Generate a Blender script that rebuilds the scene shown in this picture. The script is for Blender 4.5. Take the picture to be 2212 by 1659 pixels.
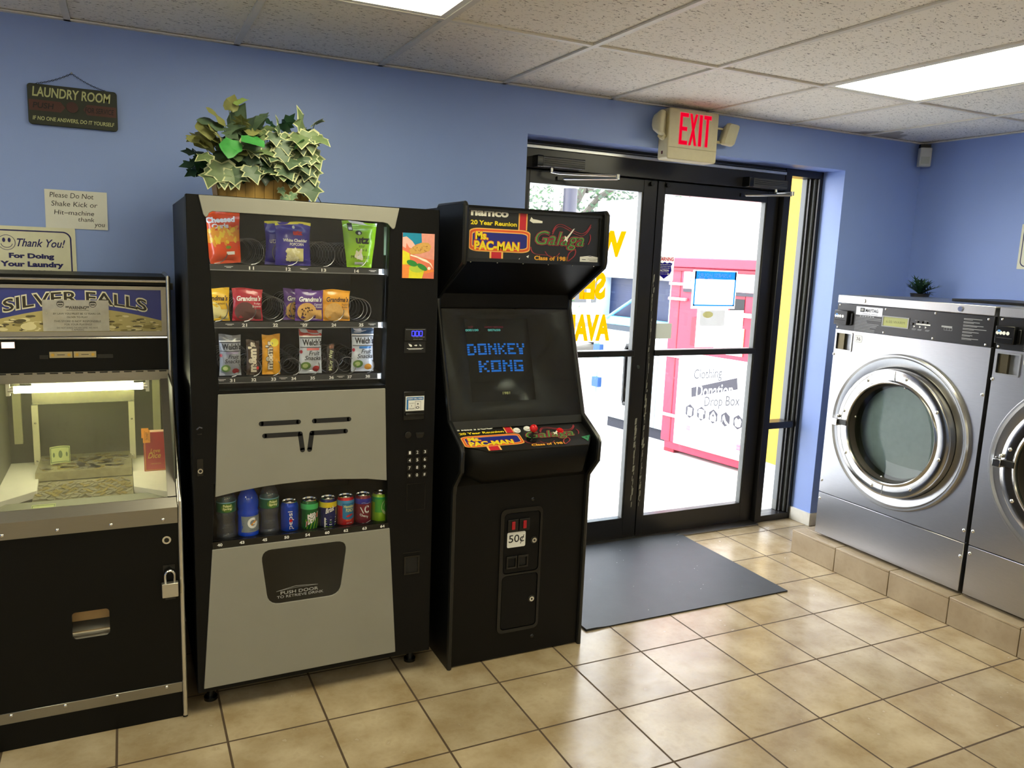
import bpy, bmesh, math, random
from mathutils import Vector, Matrix
from mathutils.geometry import tessellate_polygon
for o in list(bpy.data.objects): bpy.data.objects.remove(o, do_unlink=True)
scn = bpy.context.scene
COL = scn.collection
R = random.Random(7)
PI = math.pi
# ---------------------------------------------------------------- camera, world, exposure
cam_d = bpy.data.cameras.new('camera')
cam_d.sensor_width = 36.0
cam_d.lens = 36.0 * 1709.72 / 2212.0
cam_d.clip_start = 0.05
cam_d.clip_end = 200
cam = bpy.data.objects.new('camera', cam_d)
cam.location = (-0.82026, -3.61287, 1.6697)
cam.rotation_mode = 'XYZ'
cam.rotation_euler = (1.41072, -0.03948, -0.44998)
COL.objects.link(cam)
scn.camera = cam
scn.view_settings.view_transform = 'Standard'
scn.view_settings.look = 'None'
scn.view_settings.exposure = 0.0
scn.view_settings.gamma = 1.0
scn.view_settings.use_curve_mapping = False
scn.cycles.max_bounces = 10
scn.cycles.transparent_max_bounces = 16
scn.cycles.caustics_reflective = False
scn.cycles.caustics_refractive = False
SKY = 11.0         # bright overcast daylight
LAMP = 13.5         # ceiling fluorescents
w = bpy.data.worlds.new('overcast_sky')
scn.world = w
w.use_nodes = True
wn = w.node_tree.nodes
wl_ = w.node_tree.links
bg = wn['Background']
tc = wn.new('ShaderNodeTexCoord')
sep = wn.new('ShaderNodeSeparateXYZ')
mr = wn.new('ShaderNodeMapRange')
mr.inputs[1].default_value = -0.1; mr.inputs[2].default_value = 0.9
mr.inputs[3].default_value = 0.0; mr.inputs[4].default_value = 1.0
mx = wn.new('ShaderNodeMix'); mx.data_type = 'RGBA'
mx.inputs[6].default_value = (0.98, 0.98, 1.0, 1); mx.inputs[7].default_value = (0.86, 0.93, 1.0, 1)
wl_.new(tc.outputs['Generated'], sep.inputs[0]); wl_.new(sep.outputs[2], mr.inputs[0])
wl_.new(mr.outputs[0], mx.inputs[0]); wl_.new(mx.outputs[2], bg.inputs[0])
bg.inputs[1].default_value = SKY
H = 2.486          # ceiling height
CGX, CRY, CP = 0.23408, -0.82429, 0.6096      # ceiling grid
FTX, FTY, FP = 0.79793, -0.99925, 0.33943     # floor tile grid
# ---------------------------------------------------------------- colour and materials
def lin(c):
    c /= 255.0
    return c / 12.92 if c <= 0.04045 else ((c + 0.055) / 1.055) ** 2.4
def rgb(r, g, b): return (lin(r), lin(g), lin(b), 1.0)
_mats = {}
def M(name, col, rough=0.5, metal=0.0, spec=0.5, noise=0.08, scale=30.0, bump=0.0, bscale=None, stretch=None, coat=0.0, emit=None, es=0.0):
    if name in _mats: return _mats[name]
    m = bpy.data.materials.new(name); m.use_nodes = True
    nt = m.node_tree; b = nt.nodes['Principled BSDF']
    c = rgb(*col)
    b.inputs['Roughness'].default_value = rough
    b.inputs['Metallic'].default_value = metal
    b.inputs['Specular IOR Level'].default_value = spec
    b.inputs['Base Color'].default_value = c
    b.inputs['Coat Weight'].default_value = coat
    if emit: b.inputs['Emission Color'].default_value = rgb(*emit); b.inputs['Emission Strength'].default_value = es
    t = nt.nodes.new('ShaderNodeTexCoord'); mp = nt.nodes.new('ShaderNodeMapping')
    if stretch: mp.inputs['Scale'].default_value = stretch
    nt.links.new(t.outputs['Object'], mp.inputs[0])
    n = nt.nodes.new('ShaderNodeTexNoise'); n.inputs['Scale'].default_value = scale; n.inputs['Detail'].default_value = 3
    nt.links.new(mp.outputs[0], n.inputs['Vector'])
    if noise:
        k = nt.nodes.new('ShaderNodeMix'); k.data_type = 'RGBA'
        k.inputs[6].default_value = tuple(x * (1 - noise) for x in c[:3]) + (1,)
        k.inputs[7].default_value = tuple(min(1, x * (1 + noise)) for x in c[:3]) + (1,)
        nt.links.new(n.outputs[0], k.inputs[0]); nt.links.new(k.outputs[2], b.inputs['Base Color'])
    if bump:
        bp = nt.nodes.new('ShaderNodeBump'); bp.inputs['Strength'].default_value = bump; bp.inputs['Distance'].default_value = 0.002
        s = n
        if bscale:
            s = nt.nodes.new('ShaderNodeTexNoise'); s.inputs['Scale'].default_value = bscale; nt.links.new(mp.outputs[0], s.inputs['Vector'])
        nt.links.new(s.outputs[0], bp.inputs['Height']); nt.links.new(bp.outputs[0], b.inputs['Normal'])
    _mats[name] = m
    return m
def E(name, col, st):
    if name in _mats: return _mats[name]
    m = bpy.data.materials.new(name); m.use_nodes = True
    nt = m.node_tree; nt.nodes.remove(nt.nodes['Principled BSDF'])
    e = nt.nodes.new('ShaderNodeEmission'); e.inputs[0].default_value = rgb(*col); e.inputs[1].default_value = st
    nt.links.new(e.outputs[0], nt.nodes['Material Output'].inputs[0])
    _mats[name] = m
    return m
def G(name, tint=(255, 255, 255), refl=0.06, rough=0.02, haze=0.0, hazecol=(230, 230, 220)):
    """thin sheet glass: clear with Fresnel reflections, optionally a little dusty"""
    if name in _mats: return _mats[name]
    m = bpy.data.materials.new(name); m.use_nodes = True
    nt = m.node_tree; nt.nodes.remove(nt.nodes['Principled BSDF'])
    tr = nt.nodes.new('ShaderNodeBsdfTransparent'); tr.inputs[0].default_value = rgb(*tint)
    gl = nt.nodes.new('ShaderNodeBsdfGlossy'); gl.inputs['Roughness'].default_value = rough
    lw = nt.nodes.new('ShaderNodeLayerWeight'); lw.inputs[0].default_value = 0.5
    pw = nt.nodes.new('ShaderNodeMath'); pw.operation = 'POWER'; pw.inputs[1].default_value = 4.0
    fr = nt.nodes.new('ShaderNodeMath'); fr.operation = 'MULTIPLY_ADD'; fr.inputs[1].default_value = 0.75; fr.inputs[2].default_value = refl * 0.6
    nt.links.new(lw.outputs['Facing'], pw.inputs[0]); nt.links.new(pw.outputs[0], fr.inputs[0])
    mixn = nt.nodes.new('ShaderNodeMixShader')
    nt.links.new(fr.outputs[0], mixn.inputs[0]); nt.links.new(tr.outputs[0], mixn.inputs[1]); nt.links.new(gl.outputs[0], mixn.inputs[2])
    last = mixn
    if haze:
        d = nt.nodes.new('ShaderNodeBsdfDiffuse'); d.inputs[0].default_value = rgb(*hazecol)
        t = nt.nodes.new('ShaderNodeTexCoord'); n = nt.nodes.new('ShaderNodeTexNoise'); n.inputs['Scale'].default_value = 6; n.inputs['Detail'].default_value = 6
        nt.links.new(t.outputs['Object'], n.inputs['Vector'])
        mu = nt.nodes.new('ShaderNodeMath'); mu.operation = 'MULTIPLY'; mu.inputs[1].default_value = haze * 2; nt.links.new(n.outputs[0], mu.inputs[0])
        m2 = nt.nodes.new('ShaderNodeMixShader'); nt.links.new(mu.outputs[0], m2.inputs[0]); nt.links.new(mixn.outputs[0], m2.inputs[1]); nt.links.new(d.outputs[0], m2.inputs[2])
        last = m2
    nt.links.new(last.outputs[0], nt.nodes['Material Output'].inputs[0])
    _mats[name] = m
    return m
# ---------------------------------------------------------------- mesh builder
class MB:
    def __init__(s): s.v = []; s.f = []; s.fm = []; s.mats = []; s.sm = []
    def mi(s, m):
        if m not in s.mats: s.mats.append(m)
        return s.mats.index(m)
    def add(s, vs, fs, m, smooth=False):
        k = len(s.v); i = s.mi(m)
        s.v += [tuple(p) for p in vs]
        for f in fs: s.f.append([k + a for a in f]); s.fm.append(i); s.sm.append(smooth)
        return s
    def box(s, x0, x1, y0, y1, z0, z1, m):
        return s.add([(x0,y0,z0),(x1,y0,z0),(x1,y1,z0),(x0,y1,z0),(x0,y0,z1),(x1,y0,z1),(x1,y1,z1),(x0,y1,z1)],
            [(0,3,2,1),(4,5,6,7),(0,1,5,4),(1,2,6,5),(2,3,7,6),(3,0,4,7)], m)
    def plate(s, outer, holes, axis, a0, a1, m):
        """polygon (with holes) extruded along an axis: x takes (y,z), y takes (x,z), z takes (x,y)"""
        def P(p, a): return (a, p[0], p[1]) if axis == 'x' else (p[0], a, p[1]) if axis == 'y' else (p[0], p[1], a)
        loops = [list(outer)] + [list(h) for h in holes]
        flat = [p for l in loops for p in l]
        tri = tessellate_polygon([[Vector((p[0], p[1], 0)) for p in l] for l in loops]) if holes else [list(range(len(outer)))]
        n = len(flat)
        vs = [P(p, a0) for p in flat] + [P(p, a1) for p in flat]
        fs = [list(t) for t in tri] + [[i + n for i in reversed(t)] for t in tri]
        k = 0
        for l in loops:
            c = len(l)
            for i in range(c): j = (i + 1) % c; fs.append([k + i, k + i + n, k + j + n, k + j])
            k += c
        return s.add(vs, fs, m)
    def cyl(s, p0, p1, r0, m, r1=None, n=20, caps=True, smooth=True):
        r1 = r0 if r1 is None else r1
        p0 = Vector(p0); p1 = Vector(p1); d = (p1 - p0).normalized()
        a = d.orthogonal().normalized(); b = d.cross(a)
        vs = []
        for p, r in ((p0, r0), (p1, r1)):
            for i in range(n): t = 2 * PI * i / n; vs.append(p + a * (r * math.cos(t)) + b * (r * math.sin(t)))
        s.add(vs, [(i, (i + 1) % n, n + (i + 1) % n, n + i) for i in range(n)], m, smooth)
        if caps: s.add(vs[:n], [list(range(n))[::-1]], m); s.add(vs[n:], [list(range(n))], m)
        return s
    def tube(s, pts, r, m, n=8, closed=False):
        pts = [Vector(p) for p in pts]; N = len(pts); vs = []; prev = None
        for i, p in enumerate(pts):
            q = pts[(i + 1) % N] if (closed or i < N - 1) else p
            o = pts[i - 1] if (closed or i > 0) else p
            d = (q - o).normalized()
            a = (prev - d * prev.dot(d)).normalized() if prev is not None and (prev - d * prev.dot(d)).length > 1e-6 else d.orthogonal().normalized()
            prev = a; b = d.cross(a); rr = r[i] if isinstance(r, (list, tuple)) else r
            for k in range(n): t = 2 * PI * k / n; vs.append(p + a * (rr * math.cos(t)) + b * (rr * math.sin(t)))
        fs = []
        for i in range(N if closed else N - 1):
            j = (i + 1) % N
            for k in range(n): l = (k + 1) % n; fs.append((i*n+k, i*n+l, j*n+l, j*n+k))
        if not closed: fs += [list(range(n))[::-1], [(N-1)*n + k for k in range(n)]]
        return s.add(vs, fs, m, True)
    def lathe(s, prof, c, m, axis='z', n=40, smooth=True):
        """prof [(r,h)] turned about the axis through c; axis '-x' lets h grow towards -x"""
        vs = []
        for r, h in prof:
            for i in range(n):
                t = 2 * PI * i / n; a, b = r * math.cos(t), r * math.sin(t)
                vs.append((c[0]+a, c[1]+b, c[2]+h) if axis == 'z' else (c[0]-h, c[1]+a, c[2]+b) if axis == '-x' else (c[0]+a, c[1]-h, c[2]+b))
        fs = [(i*n+k, i*n+(k+1) % n, (i+1)*n+(k+1) % n, (i+1)*n+k) for i in range(len(prof)-1) for k in range(n)]
        return s.add(vs, fs, m, smooth)
    def ball(s, c, r, m, n=14, sc=(1,1,1)):
        vs = []; L = n // 2
        for i in range(L + 1):
            ph = PI * i / L
            for k in range(n): t = 2*PI*k/n; vs.append((c[0]+sc[0]*r*math.sin(ph)*math.cos(t), c[1]+sc[1]*r*math.sin(ph)*math.sin(t), c[2]+sc[2]*r*math.cos(ph)))
        return s.add(vs, [(i*n+k, (i+1)*n+k, (i+1)*n+(k+1) % n, i*n+(k+1) % n) for i in range(L) for k in range(n)], m, True)
    # flat artwork laid on a surface fn(u,v)->xyz
    def rect(s, fn, u0, u1, v0, v1, m, n=1, k=None):
        k = k or n
        vs = [fn(u0+(u1-u0)*i/n, v0+(v1-v0)*j/k) for j in range(k+1) for i in range(n+1)]
        return s.add(vs, [(j*(n+1)+i, j*(n+1)+i+1, (j+1)*(n+1)+i+1, (j+1)*(n+1)+i) for j in range(k) for i in range(n)], m)
    def disc(s, fn, cu, cv, ru, rv, m, n=22, r0=0.0, rot=0.0, jag=0.0):
        cr, sr = math.cos(rot), math.sin(rot)
        def P(k, t):
            j = 1 + jag * math.sin(5.3 * t + 2) * math.cos(3 * t)
            a, b = ru*k*j*math.cos(t), rv*k*j*math.sin(t)
            return fn(cu + a*cr - b*sr, cv + a*sr + b*cr)
        ks = [r0 or 0.02, (1 + r0) / 2, 1.0]
        vs = [P(k, 2*PI*i/n) for k in ks for i in range(n)]
        fs = [(a*n+i, a*n+(i+1) % n, (a+1)*n+(i+1) % n, (a+1)*n+i) for a in range(2) for i in range(n)]
        if not r0: fs.append(list(range(n)))
        return s.add(vs, fs, m)
    def poly(s, fn, pts, m): return s.add([fn(*p) for p in pts], [list(range(len(pts)))], m)
    def line(s, fn, pts, wd, m):
        """a painted stroke of width wd"""
        for (a, b), (c, d) in zip(pts, pts[1:]):
            L = math.hypot(c-a, d-b) or 1; nx, ny = -(d-b)/L*wd/2, (c-a)/L*wd/2
            s.poly(fn, [(a+nx,b+ny),(a-nx,b-ny),(c-nx,d-ny),(c+nx,d+ny)], m)
        return s
    def text(s, fn, t, u0, u1, v0, v1, m, bold=0.0, shear=0.0, rot=False, warp=None):
        vs, fs, W, Hh = glyphs(t, bold, shear)
        out = []
        for x, y in vs:
            a, b = x / W, y / Hh
            if rot: u, v = u1 - b*(u1-u0), v0 + a*(v1-v0)
            else: u, v = u0 + a*(u1-u0), v0 + b*(v1-v0)
            if warp: u, v = warp(u, v)
            out.append(fn(u, v))
        return s.add(out, fs, m)
    def build(s, name, parent=None, bevel=0.0, org=None, seg=2, angle=35, solid=0.0, subsurf=0):
        me = bpy.data.meshes.new(name)
        off = Vector(org) if org else Vector((0, 0, 0)); p = parent
        while p is not None: off = off + p.location; p = p.parent
        me.from_pydata([tuple(Vector(v) - off) for v in s.v], [], s.f)
        for m in s.mats: me.materials.append(m)
        me.polygons.foreach_set('material_index', s.fm)
        b = bmesh.new(); b.from_mesh(me)
        if bevel or solid: bmesh.ops.remove_doubles(b, verts=b.verts, dist=1e-5)
        b.to_mesh(me); b.free()
        if bevel:
            me.polygons.foreach_set('use_smooth', [True] * len(me.polygons)); me.set_sharp_from_angle(angle=math.radians(angle))
        elif len(me.polygons) == len(s.sm): me.polygons.foreach_set('use_smooth', s.sm); me.set_sharp_from_angle(angle=math.radians(angle))
        o = bpy.data.objects.new(name, me); COL.objects.link(o)
        if parent: o.parent = parent
        if org: o.location = org
        if solid: md = o.modifiers.new('thickness', 'SOLIDIFY'); md.thickness = solid; md.offset = 0
        if bevel:
            md = o.modifiers.new('edge', 'BEVEL'); md.width = bevel; md.segments = seg; md.limit_method = 'ANGLE'; md.angle_limit = math.radians(angle)
            md.use_clamp_overlap = True
        return o
_gl = {}
def glyphs(t, bold=0.0, shear=0.0):
    k = (t, bold, shear)
    if k not in _gl:
        c = bpy.data.curves.new('glyphs', 'FONT'); c.body = t; c.size = 1.0; c.shear = shear; c.offset = bold; c.resolution_u = 3
        o = bpy.data.objects.new('glyphs', c); me = o.to_mesh()
        vs = [(v.co.x, v.co.y) for v in me.vertices]; fs = [list(p.vertices) for p in me.polygons]
        o.to_mesh_clear(); bpy.data.objects.remove(o); bpy.data.curves.remove(c)
        x0 = min(a for a, _ in vs); y0 = min(b for _, b in vs)
        vs = [(a - x0, b - y0) for a, b in vs]
        _gl[k] = (vs, fs, max(a for a, _ in vs), max(b for _, b in vs))
    return _gl[k]
def tag(o, label, cat, group=None, kind=None):
    o['label'] = label; o['category'] = cat
    if group: o['group'] = group
    if kind: o['kind'] = kind
    return o
def thing(name, label, cat, loc, group=None):
    o = bpy.data.objects.new(name, None); COL.objects.link(o); o.location = loc; o.empty_display_size = 0.05
    return tag(o, label, cat, group)
def struct(o, label, cat):
    return tag(o, label, cat, kind='structure')
def dup(root, delta, label):
    r = root.copy(); COL.objects.link(r); r.location = root.location + Vector(delta); r['label'] = label
    def rec(src, dst):
        for ch in list(src.children):
            c = ch.copy(); COL.objects.link(c); c.parent = dst; rec(ch, c)
    rec(root, r)
    return r
def PY(y): return lambda u, v: (u, y, v)
def PX(x): return lambda u, v: (x, -u, v)          # seen looking +x: u runs to the right (towards -y)
def PYm(y): return lambda u, v: (-u, y, v)         # mirrored: lettering meant to be read from outside
def rrect(x0, x1, y0, y1, r, n=5):
    out = []
    for cx, cy, a in ((x1-r, y1-r, 0), (x0+r, y1-r, PI/2), (x0+r, y0+r, PI), (x1-r, y0+r, 1.5*PI)):
        for i in range(n+1): t = a + PI/2*i/n; out.append((cx + r*math.cos(t), cy + r*math.sin(t)))
    return out
def rpoly(pts, r, n=5):
    """round the corners of a convex polygon"""
    out = []; N = len(pts)
    for i in range(N):
        p = Vector(pts[i]); a = (Vector(pts[i-1]) - p).normalized(); b = (Vector(pts[(i+1) % N]) - p).normalized()
        p0 = p + a*r; p1 = p + b*r
        for k in range(n+1): t = k/n; out.append(tuple(p0*(1-t)**2 + p*2*t*(1-t) + p1*t*t))
    return out
def circ(cx, cy, r, n=48): return [(cx + r*math.cos(2*PI*i/n), cy + r*math.sin(2*PI*i/n)) for i in range(n)]
# common finishes
black_paint = M('black_powder_coat', (8, 8, 9), 0.42, spec=0.2, noise=0.15, scale=60, bump=0.12, bscale=350)
black_satin = M('black_satin_laminate', (7, 7, 6), 0.42, spec=0.2, noise=0.12, scale=20, bump=0.05, bscale=120)
black_gloss = M('black_plastic', (8, 8, 9), 0.25)
dark_void = M('dark_interior', (5, 5, 6), 0.6)
chrome = M('chrome', (215, 215, 215), 0.12, 1.0, noise=0.02)
brass = M('brass', (200, 165, 80), 0.3, 1.0)
alu = M('brushed_aluminium', (150, 146, 138), 0.36, 1.0, noise=0.1, scale=40, stretch=(1, 1, 60))
white_ink = M('white_ink', (232, 232, 228), 0.6, noise=0.02)
black_ink = M('black_ink', (18, 18, 20), 0.6, noise=0.02)
navy_ink = M('navy_ink', (28, 24, 92), 0.6, noise=0.02)
paper = M('white_paper', (222, 222, 212), 0.75, noise=0.03, scale=12)
# ================================================================ THE ROOM
def tile_mat(name, c1, c2, c3, grout, off, pitch, mortar=0.0042, rough=0.22, brick=True):
    m = bpy.data.materials.new(name); m.use_nodes = True
    nt = m.node_tree; N = nt.nodes; L = nt.links; b = N['Principled BSDF']
    t = N.new('ShaderNodeTexCoord'); mp = N.new('ShaderNodeMapping'); mp.inputs['Location'].default_value = (-off[0], -off[1], 0)
    L.new(t.outputs['Object'], mp.inputs[0])
    n1 = N.new('ShaderNodeTexNoise'); n1.inputs['Scale'].default_value = 5.5; n1.inputs['Detail'].default_value = 7; n1.inputs['Roughness'].default_value = 0.62
    n2 = N.new('ShaderNodeTexNoise'); n2.inputs['Scale'].default_value = 22; n2.inputs['Detail'].default_value = 6
    for n in (n1, n2): L.new(t.outputs['Object'], n.inputs['Vector'])
    r = N.new('ShaderNodeValToRGB'); r.color_ramp.elements[0].position = 0.36; r.color_ramp.elements[1].position = 0.66
    r.color_ramp.elements[0].color = rgb(*c1); r.color_ramp.elements[1].color = rgb(*c2)
    L.new(n1.outputs[0], r.inputs[0])
    r2 = N.new('ShaderNodeValToRGB'); r2.color_ramp.elements[0].position = 0.56; r2.color_ramp.elements[1].position = 0.8
    r2.color_ramp.elements[0].color = (0, 0, 0, 1); r2.color_ramp.elements[1].color = (0.55, 0.55, 0.55, 1); L.new(n2.outputs[0], r2.inputs[0])
    k = N.new('ShaderNodeMix'); k.data_type = 'RGBA'; k.inputs[7].default_value = rgb(*c3)
    L.new(r2.outputs[0], k.inputs[0]); L.new(r.outputs[0], k.inputs[6])
    out = k.outputs[2]; bmp = N.new('ShaderNodeBump'); bmp.inputs['Strength'].default_value = 0.35; bmp.inputs['Distance'].default_value = 0.003
    ad = N.new('ShaderNodeMath'); ad.operation = 'MULTIPLY'; ad.inputs[1].default_value = 0.35; L.new(n2.outputs[0], ad.inputs[0]); hgt = ad.outputs[0]
    rr = N.new('ShaderNodeMapRange'); rr.inputs[3].default_value = rough - 0.1; rr.inputs[4].default_value = rough + 0.12; L.new(n2.outputs[0], rr.inputs[0])
    rg = rr.outputs[0]
    if brick:
        bk = N.new('ShaderNodeTexBrick'); bk.offset = 0; bk.squash = 1; bk.inputs['Scale'].default_value = 1
        bk.inputs['Brick Width'].default_value = pitch; bk.inputs['Row Height'].default_value = pitch
        bk.inputs['Mortar Size'].default_value = mortar; bk.inputs['Mortar Smooth'].default_value = 0.15
        bk.inputs['Color1'].default_value = (0.9, 0.9, 0.88, 1); bk.inputs['Color2'].default_value = (1.06, 1.05, 1.0, 1); bk.inputs['Mortar'].default_value = (1, 1, 1, 1)
        L.new(mp.outputs[0], bk.inputs['Vector'])
        mu = N.new('ShaderNodeMix'); mu.data_type = 'RGBA'; mu.blend_type = 'MULTIPLY'; mu.inputs[0].default_value = 1
        L.new(out, mu.inputs[6]); L.new(bk.outputs['Color'], mu.inputs[7])
        mg = N.new('ShaderNodeMix'); mg.data_type = 'RGBA'; mg.inputs[7].default_value = rgb(*grout)
        L.new(bk.outputs['Fac'], mg.inputs[0]); L.new(mu.outputs[2], mg.inputs[6]); out = mg.outputs[2]
        sb = N.new('ShaderNodeMath'); sb.operation = 'SUBTRACT'; L.new(hgt, sb.inputs[0]); L.new(bk.outputs['Fac'], sb.inputs[1]); hgt = sb.outputs[0]
        mxr = N.new('ShaderNodeMath'); mxr.operation = 'MAXIMUM'; L.new(rg, mxr.inputs[0])
        f7 = N.new('ShaderNodeMath'); f7.operation = 'MULTIPLY'; f7.inputs[1].default_value = 0.85; L.new(bk.outputs['Fac'], f7.inputs[0]); L.new(f7.outputs[0], mxr.inputs[1]); rg = mxr.outputs[0]
    L.new(out, b.inputs['Base Color']); L.new(rg, b.inputs['Roughness']); L.new(hgt, bmp.inputs['Height']); L.new(bmp.outputs[0], b.inputs['Normal'])
    return m
floor_mat = tile_mat('beige_slate_look_floor_tile', (152, 132, 102), (184, 168, 142), (128, 106, 78), (74, 58, 40), (FTX, FTY), FP)
plinth_mat = tile_mat('beige_plinth_tile', (146, 128, 102), (168, 152, 126), (124, 104, 78), (96, 80, 62), (0, 0), 1, brick=False, rough=0.45)
wall_mat = M('periwinkle_blue_wall_paint', (142, 166, 226), 0.46, noise=0.05, scale=3, bump=0.12, bscale=260)
def ceil_mat():
    m = bpy.data.materials.new('fissured_mineral_ceiling_tile'); m.use_nodes = True
    nt = m.node_tree; N = nt.nodes; L = nt.links; b = N['Principled BSDF']; b.inputs['Roughness'].default_value = 0.9
    t = N.new('ShaderNodeTexCoord'); mp = N.new('ShaderNodeMapping'); mp.inputs['Scale'].default_value = (1.0, 2.3, 1)
    L.new(t.outputs['Object'], mp.inputs[0])
    n = N.new('ShaderNodeTexNoise'); n.inputs['Scale'].default_value = 62; n.inputs['Detail'].default_value = 3; n.inputs['Roughness'].default_value = 0.6; n.inputs['Distortion'].default_value = 0.6
    L.new(mp.outputs[0], n.inputs['Vector'])
    r = N.new('ShaderNodeValToRGB'); r.color_ramp.elements[0].position = 0.35; r.color_ramp.elements[1].position = 0.392
    r.color_ramp.elements[0].color = rgb(112, 102, 88); r.color_ramp.elements[1].color = rgb(246, 241, 230)
    L.new(n.outputs[0], r.inputs[0])
    # brownish water stain by the far corner
    s = N.new('ShaderNodeVectorMath'); s.operation = 'DISTANCE'; s.inputs[1].default_value = (3.38, 0.0, H)
    n2 = N.new('ShaderNodeTexNoise'); n2.inputs['Scale'].default_value = 9
    L.new(t.outputs['Object'], s.inputs[0]); L.new(t.outputs['Object'], n2.inputs['Vector'])
    a = N.new('ShaderNodeMath'); a.operation = 'MULTIPLY_ADD'; a.inputs[1].default_value = 0.24; L.new(n2.outputs[0], a.inputs[0]); L.new(s.outputs['Value'], a.inputs[2])
    mr2 = N.new('ShaderNodeMapRange'); mr2.inputs[1].default_value = 0.30; mr2.inputs[2].default_value = 0.32; mr2.inputs[3].default_value = 0.75; mr2.inputs[4].default_value = 0
    L.new(a.outputs[0], mr2.inputs[0])
    k = N.new('ShaderNodeMix'); k.data_type = 'RGBA'; k.inputs[7].default_value = rgb(158, 148, 128)
    L.new(mr2.outputs[0], k.inputs[0]); L.new(r.outputs[0], k.inputs[6]); L.new(k.outputs[2], b.inputs['Base Color'])
    bp = N.new('ShaderNodeBump'); bp.inputs['Strength'].default_value = 0.3; bp.inputs['Distance'].default_value = 0.003
    L.new(r.outputs[0], bp.inputs['Height']); L.new(bp.outputs[0], b.inputs['Normal'])
    return m
ceil_m = ceil_mat()
XL, XR, YF = -3.3, 3.83, -7.2
struct(MB().box(XL, XR, YF, 0.36, -0.1, 0.0, floor_mat).build('floor'), 'beige square floor tiles with dark grout lines', 'floor')
OX0, OX1, OZ = 0.985, 3.165, 2.268
wb = MB().plate([(XL-.1, 0), (OX0, 0), (OX0, OZ), (OX1, OZ), (OX1, 0), (XR+.1, 0), (XR+.1, 2.7), (XL-.1, 2.7)], [], 'y', 0.0, 0.34, wall_mat)
struct(wb.build('wall_back'), 'blue painted wall holding the glass entrance doors', 'wall')
struct(MB().box(XR, XR+.1, YF, 0.0, 0, 2.7, wall_mat).build('wall_right'), 'blue painted side wall behind the steel washers', 'wall')
struct(MB().box(XL-.1, XL, YF, 0.0, 0, 2.7, wall_mat).build('wall_left'), 'blue painted side wall beyond the coin pusher', 'wall')
struct(MB().box(XL-.1, XR+.1, YF-.1, YF, 0, 2.7, M('cream_wall_paint', (235, 230, 220), .6, noise=.04, scale=3)).build('wall_front'), 'cream painted wall facing the entrance', 'wall')
# suspended ceiling: lay-in panels, T-bars, recessed troffers
cells = [(-1, 0), (3, 0), (-5, 0), (-2, 4), (4, 3), (-5, 2), (1, 4), (-5, 4)]  # lights behind the camera are unseen, added to raise the ambient light
def cell(c, k):
    x0 = CGX + CP*c; y1 = CRY - 2*CP*k
    return x0, x0 + CP, y1 - 2*CP, y1
holes = [[(x0, y0), (x1, y0), (x1, y1), (x0, y1)] for x0, x1, y0, y1 in (cell(*c) for c in cells)]
struct(MB().plate([(XL, YF), (XR, YF), (XR, 0), (XL, 0)], holes, 'z', H+.005, H+.12, ceil_m).build('ceiling'), 'off-white suspended ceiling panels with dark fissures', 'ceiling')
tbar = M('ceiling_t_bar_enamel', (226, 222, 212), 0.5)
tb = MB()
for c in range(-6, 7):
    x = CGX + CP*c
    if XL < x < XR: tb.box(x-.012, x+.012, YF, 0, H-.004, H+.004, tbar)
for k in range(0, 6):
    y = CRY - 2*CP*k
    if y > YF: tb.box(XL, XR, y-.012, y+.012, H-.0035, H+.0045, tbar)
tb.box(XL, XR, -.022, 0, H-.004, H+.002, tbar); tb.box(XR-.022, XR, YF, 0, H-.004, H+.002, tbar)
struct(tb.build('trim_1'), 'thin metal grid bars carrying the ceiling panels', 'ceiling grid')
lamp_glow = E('fluorescent_diffuser_glow', (253, 247, 210), LAMP)
lamp_frame = M('white_enamel_troffer', (236, 236, 232), 0.4)
lamp_labels = {(-1, 0): 'recessed fluorescent ceiling light above the vending machine', (3, 0): 'recessed fluorescent ceiling light near the door and washers',
    (-5, 0): 'recessed fluorescent ceiling light beyond the coin pusher', (4, 3): 'unseen ceiling light added along the wall past the two washers', (1, 4): 'unseen ceiling light added by the far wall opposite the doors', (-5, 4): 'unseen ceiling light added in the far corner opposite the washers',
    (-2, 4): 'unseen ceiling light added at the far wall facing the vending machine', (-5, 2): 'unseen ceiling light added in the far left part of the room'}
for c in cells:
    x0, x1, y0, y1 = cell(*c)
    t = thing('ceiling_light', lamp_labels[c], 'ceiling light', (x0, y0, H), 'recessed ceiling lights')
    f = MB()
    f.plate([(x0+.012, y0+.012), (x1-.012, y0+.012), (x1-.012, y1-.012), (x0+.012, y1-.012)], [[(x0+.035, y0+.035), (x1-.035, y0+.035), (x1-.035, y1-.035), (x0+.035, y1-.035)]], 'z', H-.001, H+.016, lamp_frame)
    f.box(x0, x1, y0, y1, H+.08, H+.09, lamp_frame)
    f.build('frame', t)
    xm = (x0+x1)/2
    for a, b in ((x0+.035, xm-.002), (xm+.002, x1-.035)):
        MB().box(a, b, y0+.035, y1-.035, H+.009, H+.014, lamp_glow).build('diffuser', t)
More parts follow.
